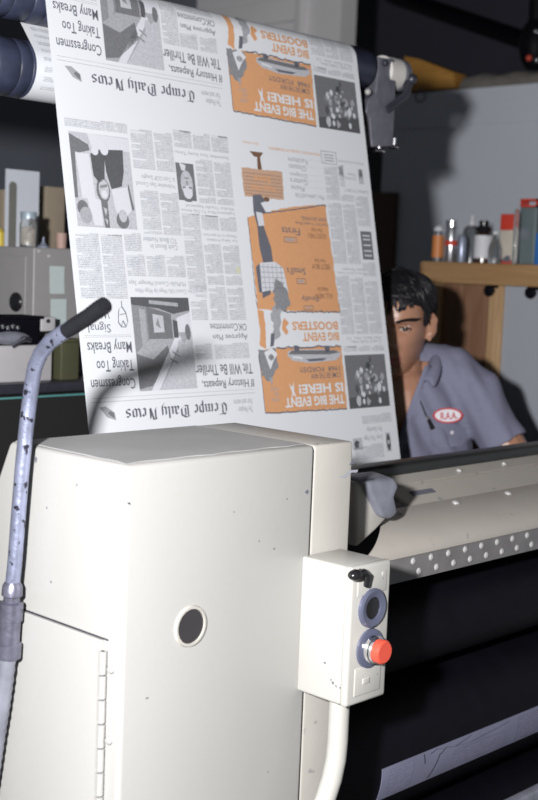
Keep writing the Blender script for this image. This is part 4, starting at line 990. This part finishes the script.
# ---- the page image on the printing plate
def platelay(name, polys, m):
    me = D.meshes.new(name); bm = bmesh.new(); uvl = bm.loops.layers.uv.new('sheet')
    for poly in polys:
        vv = [bm.verts.new((p[0], p[1], 0)) for p in poly]; bm.faces.new(vv)
    for k in range(1, 14):
        bmesh.ops.bisect_plane(bm, geom=bm.verts[:] + bm.edges[:] + bm.faces[:], plane_co=(0, k / 14, 0), plane_no=(0, 1, 0))
    for f in bm.faces:
        for l in f.loops: l[uvl].uv = (l.vert.co.x, l.vert.co.y * .06)
    for v in bm.verts: v.co = cyl_at(PLATE_X0 + v.co.x, v.co.y, .0018)
    bm.to_mesh(me); bm.free(); me.materials.append(MATS[m]); return link_mesh(name, me, plate)
for r_ in (rect(.02, .12, .085, .85), rect(.20, .35, .36, .85), rect(.40, .1, .6, .9)): platelay('plate_type', [r_], 'plate_type')
strokes = []
for pts in ([(.112, .05), (.116, .35)], [(.158, .22), (.148, .55), (.135, .92)], [(.160, .25), (.175, .1), (.20, .2), (.23, .12), (.25, .05)], [(.205, .20), (.25, .27), (.29, .2), (.34, .16), (.37, .1)], [(.13, .12), (.15, .05), (.165, .1)]):
    strokes += [[(p[0], min(.98, max(.02, p[1]))) for p in q] for q in nib(pts, .010, 75)]
platelay('plate_drawing', strokes, 'plate_ink')

# ================================================================== THE AIR WAND IN THE FOREGROUND
def wp(x, y, d): return deep(x, y, d)
wand = thing('air_wand', 'bent blue steel wand with black tip leaning beside the press', 'wand', wp(-10, 800, 1.46))
XWD = 0.932
P_ = [onX(x, y, XWD) for x, y in ((12, 590), (15, 560), (18, 520), (22, 470), (26, 430), (29, 405), (32, 383))]
d0_ = (P_[-1] - EYE).dot(-V(AX.z, AY.z, AZ.z))
P_ += [wp(x, y, d0_ - k) for x, y, k in ((35, 367, .012), (41, 353, .032), (50, 342, .052), (61, 334, .072), (72, 327, .087))]
dt_ = d0_ - .087
b = MB(); b.tube(P_, 0.0095, 16); obj('steel_tube', b, 'tool_steel_blue', wand, smooth=60)
b = MB(); b.tube([wp(66, 331, dt_ + .006), wp(74, 326, dt_ - .003), wp(88, 317, dt_ - .024), wp(99, 309, dt_ - .04), wp(105, 305, dt_ - .048)], [.0090, .0096, .0096, .0100, .0098], 16); b.cyl(wp(105, 305, dt_ - .048), wp(106.5, 304, dt_ - .050), .006, n=12); obj('rubber_tip', b, 'black_rubber', wand, smooth=60)
fa = onX(12.5, 586, XWD); fb = onX(8, 657, XWD - .002); dd = (fb - fa)
b = MB(); b.lathe(fa, dd, [(-.006, .0098), (0, .013), (.012, .0135), (.014, .0105), (.020, .0105), (.022, .0155), (.045, .0155), (.046, .0135), (.074, .0135), (.076, .0165), (dd.length, .0165)], 18); obj('hose_fitting', b, 'dull_steel', wand)
b = MB(); hp = [onX(x, y, XWD - .002) for x, y in ((8, 655), (5, 680), (1, 710), (-3, 735), (-8, 770), (-14, 810))]
end = hp[-1]; hp += [V(end.x - .02, end.y, end.z - .25), V(end.x - .06, end.y - .05, 0.35), V(end.x - .16, end.y - .12, 0.04), V(end.x - .4, end.y - .2, 0.012)]
pts = []
for i in range(len(hp) - 1):
    k = max(2, int((hp[i + 1] - hp[i]).length / 0.006))
    pts += [hp[i].lerp(hp[i + 1], j / k) for j in range(k)]
b.tube(pts, [.0105 + (.0012 if i % 2 else 0) for i in range(len(pts))], 12); obj('hose', b, 'inky_metal', wand, smooth=60)

# ================================================================== THE MAN BEHIND THE PRESS
HO = deep(391, 328.5, 2.92)                                    # between the eyes, level with them
cdir = V(-HO.x, -HO.y, 0).normalized()
ldir = V(-cdir.y, cdir.x, 0); ldir = ldir if ldir.dot(V(.694, -.719, 0)) > 0 else -ldir
UP = V(0, 0, 1)
yaw = math.radians(13); pitch = math.radians(7)
HF = cdir * math.cos(yaw) - ldir * math.sin(yaw); HL = ldir * math.cos(yaw) + cdir * math.sin(yaw)
HU = (UP * math.cos(pitch) + HF * math.sin(pitch)).normalized(); HF = (HF - HU * HF.dot(HU)).normalized()
def hd(f, l, u): return HO + HF * (f - .075) + HL * l + HU * u
def hell(mb, f, l, u, rf, rl, ru): mb.ell(hd(f, l, u), (HF * rf, HL * rl, HU * ru), 20, 14)
def caps(mb, pts, rad, n=14):
    mb.tube(pts, rad, n)
    for p, r in zip(pts, rad): mb.ball(p, r * 1.0, n, 9)
def remesh(mb, vox, smooth_it=3, name='m'):
    me = mb.mesh(name, 'skin', 0, 0); o = D.objects.new('tmp', me); COL.objects.link(o)
    r = o.modifiers.new('r', 'REMESH'); r.mode = 'VOXEL'; r.voxel_size = vox; r.use_smooth_shade = True
    if smooth_it: s = o.modifiers.new('s', 'SMOOTH'); s.factor = .5; s.iterations = smooth_it
    dg = bpy.context.evaluated_depsgraph_get(); out = D.meshes.new_from_object(o.evaluated_get(dg)); D.objects.remove(o)
    out.name = name
    return out
NB_ = deep(399, 378, 2.99)                                   # base of the neck
def tb(f, l, u): return NB_ + cdir * f + ldir * l + UP * u
Sh = {1: tb(-.02, .180, -.035), -1: tb(-.03, -.185, -.035)}
El = {1: tb(.03, .332, -.255), -1: tb(.05, -.245, -.285)}
Wr = {1: tb(.045, .25, -.48), -1: tb(.16, -.20, -.48)}
pel = tb(-.22, 0, -.50)
chest = tb(-.06, 0, -.16); belly = tb(-.15, 0, -.34)
hipz = {s: pel + ldir * .09 * s + UP * -.06 for s in (1, -1)}
knee = {s: V(hipz[s].x, hipz[s].y, 0.46) + cdir * .10 + ldir * .02 * s for s in (1, -1)}
ank = {s: V(hipz[s].x, hipz[s].y, 0.09) - cdir * .02 + ldir * .03 * s for s in (1, -1)}
b = MB()
# head: rings of a measured profile, then the features pushed out of or into it
HP = [(-.120, .066, .012, .012), (-.114, .082, .028, .006), (-.102, .088, .040, -.010), (-.085, .088, .049, -.035), (-.060, .089, .057, -.060), (-.030, .089, .0630, -.085), (0, .087, .0670, -.100),
      (.020, .092, .0690, -.105), (.050, .089, .0705, -.108), (.080, .076, .0660, -.101), (.102, .050, .0520, -.080), (.116, .020, .034, -.052), (.123, -.010, .012, -.026)]
def hprof(u):
    u = max(HP[0][0], min(HP[-1][0], u))
    for p, q in zip(HP, HP[1:]):
        if u <= q[0]:
            t_ = (u - p[0]) / (q[0] - p[0]); return [p[k] + (q[k] - p[k]) * t_ for k in (1, 2, 3)]
def gau(x, sx): return math.exp(-.5 * (x / sx) ** 2)
def hsurf(th, u, off=0.0, feat=True):
    F, w_, B = hprof(u); f0 = -.008 if u < .09 else (F + B) / 2
    c, s_ = math.cos(th), math.sin(th); ex = .86
    cc = math.copysign(abs(c) ** ex, c); ss = math.copysign(abs(s_) ** ex, s_)
    f_ = f0 + (F - f0 if c > 0 else f0 - B) * cc; l_ = w_ * ss
    n_ = math.hypot(f_ - f0, l_) or 1
    f_ += off * (f_ - f0) / n_; l_ += off * l_ / n_
    if feat and c > 0:
        k_ = c ** .5; al_ = abs(l_)
        ridge = 0
        for (uu, am) in ((.004, .004), (-.010, .007), (-.022, .010), (-.034, .015), (-.041, .006)): ridge += am * gau(u - uu, .0075)
        d_ = ridge * gau(l_, .0085 + max(0, -u) * .06)
        d_ += .007 * gau(al_ - .0145, .0055) * gau(u + .038, .006)
        d_ += -.014 * gau(al_ - .031, .0135) * gau(u - .000, .0090)
        d_ += .0045 * gau(al_ - .026, .017) * gau(u - .0175, .006)
        d_ += .004 * gau(al_ - .045, .014) * gau(u + .030, .013)
        d_ += .0055 * gau(l_, .015) * gau(u + .0655, .0042) + .0055 * gau(l_, .014) * gau(u + .0780, .0042) - .003 * gau(l_, .022) * gau(u + .0718, .0020) - .003 * gau(l_, .02) * gau(u + .090, .006)
        d_ += .004 * gau(l_, .014) * gau(u + .106, .010)
        f_ += d_ * k_
    return f_, l_
NT, NU_ = 96, 84
vs = []; fs = []
us = [-.120 + (.243) * i / NU_ for i in range(NU_ + 1)]
for u in us:
    for i in range(NT):
        f_, l_ = hsurf(2 * PI * i / NT, u); vs.append(hd(f_, l_, u))
for j in range(NU_):
    for i in range(NT): a_ = j * NT + i; c_ = j * NT + (i + 1) % NT; fs.append((a_, c_, c_ + NT, a_ + NT))
fs.append(list(range(NT))[::-1]); fs.append([NU_ * NT + i for i in range(NT)])
b.add(vs, fs)
for s in (1, -1):
    b.ell(hd(-.014, .0760 * s, -.006), ((HF * .55 - HL * .84 * s) * .015, (HL * s * .55 + HF * .84) * .006, HU * .029), 14, 10)
    caps(b, [hd(.000, .070 * s, .018), hd(-.012, .079 * s, .023), hd(-.020, .086 * s, .011), hd(-.018, .082 * s, -.012), hd(-.006, .073 * s, -.034)], [.0045, .005, .005, .0045, .006], 8)
# neck, trunk, limbs
caps(b, [hd(-.018, 0, -.055), tb(-.030, 0, .02), tb(-.05, 0, -.06)], [.048, .055, .066], 18)
b.ell(chest, (cdir * .105 + UP * -.02, ldir * .150, UP * .19 + cdir * .06), 22, 14)
b.ell(tb(-.07, 0, -.08), (cdir * .085, ldir * .155, UP * .085), 20, 12)
b.ell(belly, (cdir * .105, ldir * .140, UP * .17 + cdir * .06), 22, 14)
b.ell(pel, (cdir * .115, ldir * .155, UP * .13), 22, 14)
for s in (1, -1):
    caps(b, [tb(-.06, .06 * s, .012), Sh[s]], [.045, .052])
    mid = Sh[s].lerp(El[s], .5)
    caps(b, [Sh[s], mid, El[s]], [.052, .046, .040]); caps(b, [El[s], El[s].lerp(Wr[s], .35), Wr[s]], [.040, .039, .026])
    caps(b, [hipz[s], hipz[s].lerp(knee[s], .5), knee[s]], [.085, .072, .055]); caps(b, [knee[s], knee[s].lerp(ank[s], .4), ank[s]], [.054, .053, .036])
    caps(b, [ank[s] + UP * -.03, ank[s] + cdir * .10 + UP * -.055, ank[s] + cdir * .16 + UP * -.062], [.035, .028, .022])
    # hand, relaxed and slightly curled
    dn = (Wr[s] - El[s]).normalized(); fw = cdir; fw = (fw - dn * fw.dot(dn)).normalized(); sd = dn.cross(fw).normalized()
    palm = Wr[s] + dn * .055
    b.ell(palm, (fw * .040, sd * .015, dn * .055), 14, 10)
    for i, (o_, L_) in enumerate(((.027, .070), (.009, .078), (-.010, .072), (-.027, .056))):
        p0 = palm + fw * o_ + dn * .042; inn = sd * (-s if sd.dot(ldir) * s > 0 else s) * 0 + (-ldir * s)
        p1 = p0 + dn * L_ * .45 + inn * .006; p2 = p1 + dn * L_ * .30 + inn * .016; p3 = p2 + dn * L_ * .18 + inn * .016
        caps(b, [p0, p1, p2, p3], [.0088, .0083, .0076, .0066], 8)
    t0 = palm + fw * .030 - dn * .02
    caps(b, [t0, t0 + fw * .026 + dn * .022, t0 + fw * .034 + dn * .046, t0 + fw * .032 + dn * .066], [.012, .0105, .0095, .0075], 8)
me = remesh(b, .0030, 2, 'person')
me.materials.clear()
for k_ in ('skin', 'lip'): me.materials.append(MATS[k_])
for p in me.polygons:
    r = p.center - HO; f_, l_, u2 = r.dot(HF) + .075, r.dot(HL), r.dot(HU)
    p.material_index = 1 if (abs(l_) < .026 and -.083 < u2 < -.061 and f_ > .080) else 0
    p.use_smooth = True
man = link_mesh('person', me)
tag(man, 'dark haired man in blue grey work shirt bending behind the newsprint', 'person')
# eyes, brows
for s in (1, -1):
    c = hd(.0645, .031 * s, .0005)
    b = MB(); look = (EYE - c).normalized(); u1, v1 = basis(look)
    b.ball(c, .0135, 20, 14, 0)
    b.lathe(c + look * .0112, look, [(0, .0078), (.0018, .0066), (.0022, .001)], 16, 1)
    ob = obj('eye', b, ['eye_white', 'iris_brown'], man, smooth=60)
    lid = MB()
    for (sg, r) in ((1, .0030), (-1, .0024)):
        pts = []
        for i in range(9):
            t_ = -1 + 2 * i / 8; pts.append(hd(.0645 + .0141 * math.sqrt(max(0, 1 - (t_ * .9) ** 2 * .9)), .031 * s + .0150 * t_, .0005 + sg * ((.0062 if sg > 0 else .0066) * (1 - t_ * t_) + .0004)))
        lid.tube(pts, [r * (.6 + .4 * (1 - (2 * i / 8 - 1) ** 2)) for i in range(9)], 8)
    obj('eyelid', lid, 'skin', man, smooth=60)
    lash = MB(); pts = [hd(.0645 + .0158 * math.sqrt(max(0, 1 - (t_ * .9) ** 2 * .9)), .031 * s + .0150 * t_, .0006 + .0050 * (1 - t_ * t_)) for t_ in [-1 + i / 4 for i in range(9)]]
    lash.tube(pts, .0018, 6); obj('eyelash', lash, 'hair_black', man)
    brow = MB()
    def front_of(l_, u):
        th = 0.0
        for _ in range(40):
            f_, ll = hsurf(th, u)
            if abs(ll) >= abs(l_): break
            th += .03
        return f_
    for i in range(46):
        t_ = i / 45; l0 = (.0155 + .038 * t_); u0 = .0175 + .0055 * math.sin(t_ * 2.2) - .004 * t_ ** 2
        for k_ in range(3):
            du = random.uniform(-.0030, .0030) * (1 - .55 * t_)
            pts = [hd(front_of(l0 + q * .005, u0 + du + q * .0014) + .0012, (l0 + q * .005) * s, u0 + du + q * .0014) for q in range(3)]
            brow.tube(pts, [.0012, .0011, .0004], 5)
    obj('eyebrow', brow, 'hair_black', man, smooth=60)
# hair: a close cap with a hairline, combed strands over it and locks on the forehead
random.seed(3)
hair = MB()
def lowest(th):                                             # hairline height by direction round the head
    a = abs((th + PI) % (2 * PI) - PI)
    pts = [(0, .066), (.45, .062), (.75, .055), (1.0, .050), (1.16, .036), (1.24, .002), (1.36, -.002), (1.42, .028), (1.9, .026), (2.15, -.045), (PI, -.070)]
    for p, q in zip(pts, pts[1:]):
        if a <= q[0]: return p[1] + (q[1] - p[1]) * (a - p[0]) / (q[0] - p[0])
    return pts[-1][1]
def hpt(th, u, off):
    f_, l_ = hsurf(th, min(u, .123), off, False)
    if u > .123: k_ = max(0, 1 - (u - .123) / .012); f_ = -.018 + (f_ + .018) * k_; l_ *= k_
    return hd(f_, l_, u)
nu, nv = 120, 40; vs = []; fs = []
for i in range(nu):
    th = 2 * PI * i / nu; lo = lowest(th)
    for j in range(nv + 1):
        t_ = j / nv; u = lo + (.133 - lo) * t_
        o_ = .0115 * min(1, t_ * 5 + .12) * (1 - .35 * max(0, t_ - .8) * 5) + .0035 * noise.noise(V(math.cos(th) * 4, math.sin(th) * 4, u * 22)) + .0014 * math.sin(th * 70 + u * 60)
        vs.append(hpt(th, u, max(.0015, o_) if u < .123 else .006))
for i in range(nu):
    for j in range(nv): a_ = i * (nv + 1) + j; c_ = ((i + 1) % nu) * (nv + 1) + j; fs.append((a_, c_, c_ + 1, a_ + 1))
hair.add(vs, fs)
for i in range(900):
    th = random.uniform(0, 2 * PI); u = random.uniform(.0, .128); a = abs((th + PI) % (2 * PI) - PI)
    if u < lowest(th) + .012: continue
    sg = 1 if ((th + PI) % (2 * PI) - PI) > 0 else -1; pts = []
    back = random.uniform(.03, .075)
    for k_ in range(6):
        t2 = th + sg * back * k_; u2 = u - (.0075 if a > .6 else .002) * k_
        if u2 < lowest(t2) - .002: break
        pts.append(hpt(t2, u2, (.0115 if u2 < .11 else .009) + .0025 * math.sin(k_ / 5 * PI) + random.uniform(-.001, .001)))
    if len(pts) > 3: hair.tube(pts, [.0022 * (1 - .75 * abs(2 * q / (len(pts) - 1) - 1)) for q in range(len(pts))], 5)
for (l0, l1, u1_, drop, wd) in ((.034, .020, .074, .034, 4), (.020, .034, .076, .030, 3), (.040, .030, .070, .026, 3), (.006, -.004, .078, .044, 4), (-.012, -.016, .076, .028, 3), (.046, .048, .066, .018, 3), (.012, .018, .078, .034, 3), (-.03, -.034, .074, .026, 3)):
    for k_ in range(wd):
        o_ = random.uniform(-.004, .004); pts = []
        for q in range(7):
            t_ = q / 6; u2 = u1_ - drop * t_; l_ = l0 + (l1 - l0) * t_ ** 1.3 + o_
            pts.append(hd(front_of(l_, u2) + .003 + .005 * math.sin(t_ * PI) + .006 * (1 - t_), l_, u2))
        hair.tube(pts, [.0030, .0030, .0028, .0024, .0019, .0012, .0005], 6)
obj('hair', hair, 'hair_black', man, smooth=70)
# shirt
b = MB()
b.ell(chest + cdir * .004, (cdir * .128 + UP * -.02, ldir * .182, UP * .20 + cdir * .06), 26, 16)
b.ell(tb(-.075, 0, -.075), (cdir * .105, ldir * .180, UP * .098), 24, 14)
b.ell(belly, (cdir * .13, ldir * .172, UP * .20 + cdir * .06), 26, 16)
b.ell(pel + UP * .03, (cdir * .135, ldir * .180, UP * .13), 26, 16)
for s in (1, -1):
    caps(b, [tb(-.075, .045 * s, .030), tb(-.045, .12 * s, .016), Sh[s]], [.060, .060, .063], 18)
    d = (El[s] - Sh[s]); 
    caps(b, [Sh[s], Sh[s] + d * .30], [.064, .059], 20)
    L_ = d.length
    b.lathe(Sh[s] + d * .15, d, [(0, .056), (L_ * .2, .058), (L_ * .35, .0590), (L_ * .355, .050)], 24)
sm = remesh(b, .0058, 2, 'shirt')
bm = bmesh.new(); bm.from_mesh(sm); bm.normal_update()
for v in bm.verts:
    r = v.co - NB_; f_, l_, u2 = r.dot(cdir), r.dot(ldir), r.z
    q = V(l_ * 9 + u2 * 5, u2 * 3 - l_ * 2, f_ * 6)
    k_ = .0095 * noise.noise(q * 1.6) + .0085 * noise.noise(V(l_ * 30 + u2 * 16, u2 * 7 - l_ * 4, f_ * 8)) + .0030 * math.sin(l_ * 62 + u2 * 34 + 2.2 * noise.noise(q)) * max(0, min(1, (-u2 - .02) * 6)) + .0022 * noise.noise(q * 4)
    v.co += v.normal * k_
def cut(p, n_): bmesh.ops.bisect_plane(bm, geom=bm.verts[:] + bm.edges[:] + bm.faces[:], plane_co=p, plane_no=n_)
for s in (1, -1): cut(tb(0, .006, -.15), ldir * .15 - UP * .050 * s)
cut(tb(0, .047, 0), ldir); cut(tb(0, -.047, 0), ldir); cut(tb(0, 0, .03), UP); cut(tb(-.10, 0, 0), cdir); cut(tb(-.01, 0, 0), cdir)
kill = []
for f in bm.faces:
    c = f.calc_center_median() - NB_; f_, l_, u2 = c.dot(cdir), c.dot(ldir), c.z
    if f_ > -.01 and -.15 < u2 < .09 and abs(l_ - .006) < .050 * (u2 + .15) / .15: kill.append(f)
    elif u2 < -.60: kill.append(f)
    elif abs(l_) < .047 and u2 > .03 and -.10 < f_: kill.append(f)
bmesh.ops.delete(bm, geom=kill, context='FACES')
for f in bm.faces: f.smooth = True
bm.to_mesh(sm); bm.free(); sm.materials.clear(); sm.materials.append(MATS['shirt_cloth'])
shirt = link_mesh('shirt', sm, man)
sol = shirt.modifiers.new('cloth', 'SOLIDIFY'); sol.thickness = 0.002; sol.offset = -1
from mathutils.bvhtree import BVHTree
BV = BVHTree.FromPolygons([v.co + shirt.location + man.location for v in sm.vertices], [tuple(p.vertices) for p in sm.polygons])
def on_shirt(x, y, lift=.0015):
    r = ray(x, y).normalized(); h = BV.ray_cast(EYE + r * 2.0, r)
    if h[0] is None: return deep(x, y, 2.9), -cdir
    n_ = h[1] if h[1].dot(r) < 0 else -h[1]
    return h[0] + n_ * lift, n_
def shirt_patch(name, poly, m, lift=.002, parent=shirt, th=.0008, flat=False):
    """small flat cloth piece laid on the shirt front; poly in photo pixels"""
    b = MB(); P = [on_shirt(x, y, lift)[0] for x, y in poly]; cx_ = sum(p[0] for p in poly) / len(poly); cy_ = sum(p[1] for p in poly) / len(poly)
    c, n_ = on_shirt(cx_, cy_, lift); k_ = len(P)
    if flat:
        n_ = PN; c = PC + n_ * lift
        P = [EYE + ray(x, y) * ((c - EYE).dot(n_) / ray(x, y).dot(n_)) for x, y in poly]
    b.add(P + [c] + [p - n_ * th for p in P], [(i, (i + 1) % k_, k_) for i in range(k_)] + [(i, k_ + 1 + i, k_ + 1 + (i + 1) % k_, (i + 1) % k_) for i in range(k_)])
    return obj(name, b, m, parent, smooth=60)
# placket edges of the open shirt front
for s in (1, -1):
    b = MB(); vs = []; fs = []; k_ = 14
    for i in range(k_ + 1):
        u2 = .035 - .20 * i / k_
        le = .006 + s * max(.003, .050 * (u2 + .15) / .15)
        for w_ in (-.011, .013):
            o_ = tb(.5, le + s * w_, u2); h = BV.ray_cast(o_, -cdir)
            vs.append((h[0] if h[0] is not None and (h[0] - NB_).dot(cdir) > -.02 else tb(.05, le + s * w_, u2)) + cdir * .0060)
    # even out the depth along the edge
    for _ in range(40):
        for j in (0, 1):
            for i in range(1, k_): vs[2 * i + j] = (vs[2 * i - 2 + j] + vs[2 * i + j] * 2 + vs[2 * i + 2 + j]) / 4
    for i in range(k_): fs.append((2 * i, 2 * i + 1, 2 * i + 3, 2 * i + 2))
    b.add(vs, fs); o = obj('placket', b, 'shirt_cloth', shirt, smooth=80)
    so = o.modifiers.new('t', 'SOLIDIFY'); so.thickness = .003
# collar flaps
for s in (1, -1):
    b = MB(); vs = []
    ring = [(-.118, .012, .086), (-.098, .054, .084), (-.046, .070, .074), (.006, .060, .046), (.046, .044, .008)]
    drop = [(-.150, .012, .060), (-.128, .080, .062), (-.052, .102, .058), (.026, .096, .026), (.066, .078, -.022)]
    for (a, c) in zip(ring, drop):
        vs += [tb(a[0] - .004, a[1] * s * .90 + .004, a[2] - .05), tb(a[0], a[1] * s + .004, a[2]), tb((a[0] + c[0]) / 2 + .010, (a[1] + c[1]) / 2 * s + .008 * s + .004, (a[2] + c[2]) / 2 + .010), tb(c[0], c[1] * s + .004, c[2])]
    fs = []
    for i in range(4):
        for j in range(3): fs.append((4 * i + j, 4 * i + j + 1, 4 * i + j + 5, 4 * i + j + 4))
    b.add(vs, fs); o = obj('collar', b, 'shirt_cloth', shirt, smooth=80)
    sub = o.modifiers.new('s', 'SUBSURF'); sub.levels = 2; sub.render_levels = 2
    so = o.modifiers.new('t', 'SOLIDIFY'); so.thickness = .003
# pocket and name patch
def onpl(x, y): r = ray(x, y); return EYE + r * ((PC - EYE).dot(PN) / r.dot(PN))
shirt_patch('pocket', [(428, 425), (446, 422), (465, 427), (466, 438), (463, 445), (446, 447), (433, 446)], 'shirt_cloth', .003)
PN = -cdir * .80 + 0 * UP
N9 = [on_shirt(x, y, 0) for x in (438, 448, 458) for y in (411, 415.5, 420)]
PN = sum((q[1] for q in N9), Vector()).normalized(); PC = on_shirt(448, 415.5, 0)[0]
PC = PC + PN * max(0, max((q[0] - PC).dot(PN) for q in N9))
pp = [(448 + 15 * math.cos(t_), 415.5 + 7.8 * math.sin(t_)) for t_ in [2 * PI * i / 28 for i in range(28)]]
patch = shirt_patch('name_patch', pp, 'patch_red', .0024, flat=True)
shirt_patch('patch_field', [(448 + (x - 448) * .86, 415.5 + (y - 415.5) * .80) for x, y in pp], 'patch_white', .0034, patch, flat=True)
pn = PN; pc = PC + PN * .0042
pr_ = (onpl(456, 414.8) - onpl(440, 415.8)).normalized(); pu = pn.cross(pr_).normalized(); pu = pu if pu.z > 0 else -pu
lt = MB(); cu = D.curves.new('t', 'FONT'); cu.body = 'R.A.A.'; cu.offset = .02; cu.size = 1; cu.align_x = 'CENTER'
o = D.objects.new('t', cu); COL.objects.link(o); dg = bpy.context.evaluated_depsgraph_get(); tm = o.evaluated_get(dg).to_mesh()
kx = .043 / (max(v.co.x for v in tm.vertices) - min(v.co.x for v in tm.vertices)); ky = .0165 / .72
vs = [pc + pr_ * (v.co.x * kx) + pu * ((v.co.y - .35) * ky) for v in tm.vertices]; fs = [list(p.vertices) for p in tm.polygons]
o.evaluated_get(dg).to_mesh_clear(); D.objects.remove(o); D.curves.remove(cu)
lt.add(vs, fs); obj('patch_lettering', lt, 'patch_red', patch)
c, n_ = on_shirt(451, 432, .004); b = MB(); b.lathe(c, n_, [(0, .0045), (.0012, .0045)], 12); obj('button', b, 'button_white', shirt)
c, n_ = on_shirt(420, 401, .003); c2, n2 = on_shirt(426, 416, .004); c3, n3 = on_shirt(428, 419, .005); c4, _ = on_shirt(432, 428, .005)
t = thing('pen', 'dark pen clipped in the shirt pocket beside the oval patch', 'pen', c4)
b = MB(); b.tube([c, c2], [.0017, .0026], 8); obj('pen_barrel', b, 'dark_metal', t)
b = MB(); b.tube([c2, c3], .0034, 8); obj('pen_ring', b, 'chrome', t)
b = MB(); b.tube([c3, c4], [.0042, .0062], 8); obj('pen_clip', b, 'black_plastic', t)
# trousers and shoes
b = MB(); b.ell(pel + UP * -.04, (cdir * .128, ldir * .170, UP * .13), 24, 14)
for s in (1, -1): caps(b, [hipz[s], hipz[s].lerp(knee[s], .5), knee[s], knee[s].lerp(ank[s], .5), ank[s] + UP * .03], [.098, .088, .076, .072, .066], 18)
tm = remesh(b, .010, 2, 'trousers'); tm.materials.clear(); tm.materials.append(MATS['trouser_cloth']); link_mesh('trousers', tm, man)
for s in (1, -1):
    b = MB(); a = ank[s]
    caps(b, [V(a.x, a.y, .055) - cdir * .03, V(a.x, a.y, .048) + cdir * .09, V(a.x, a.y, .042) + cdir * .185], [.050, .046, .038], 14)
    b.box((a.x - .01, a.y - .01, .004), (a.x + .01, a.y + .01, .02))
    sm2 = remesh(b, .008, 2, 'shoe')
    for v in sm2.vertices: v.co.z = max(v.co.z, .002)
    sm2.materials.clear(); sm2.materials.append(MATS['shoe_leather']); link_mesh('shoe', sm2, man)
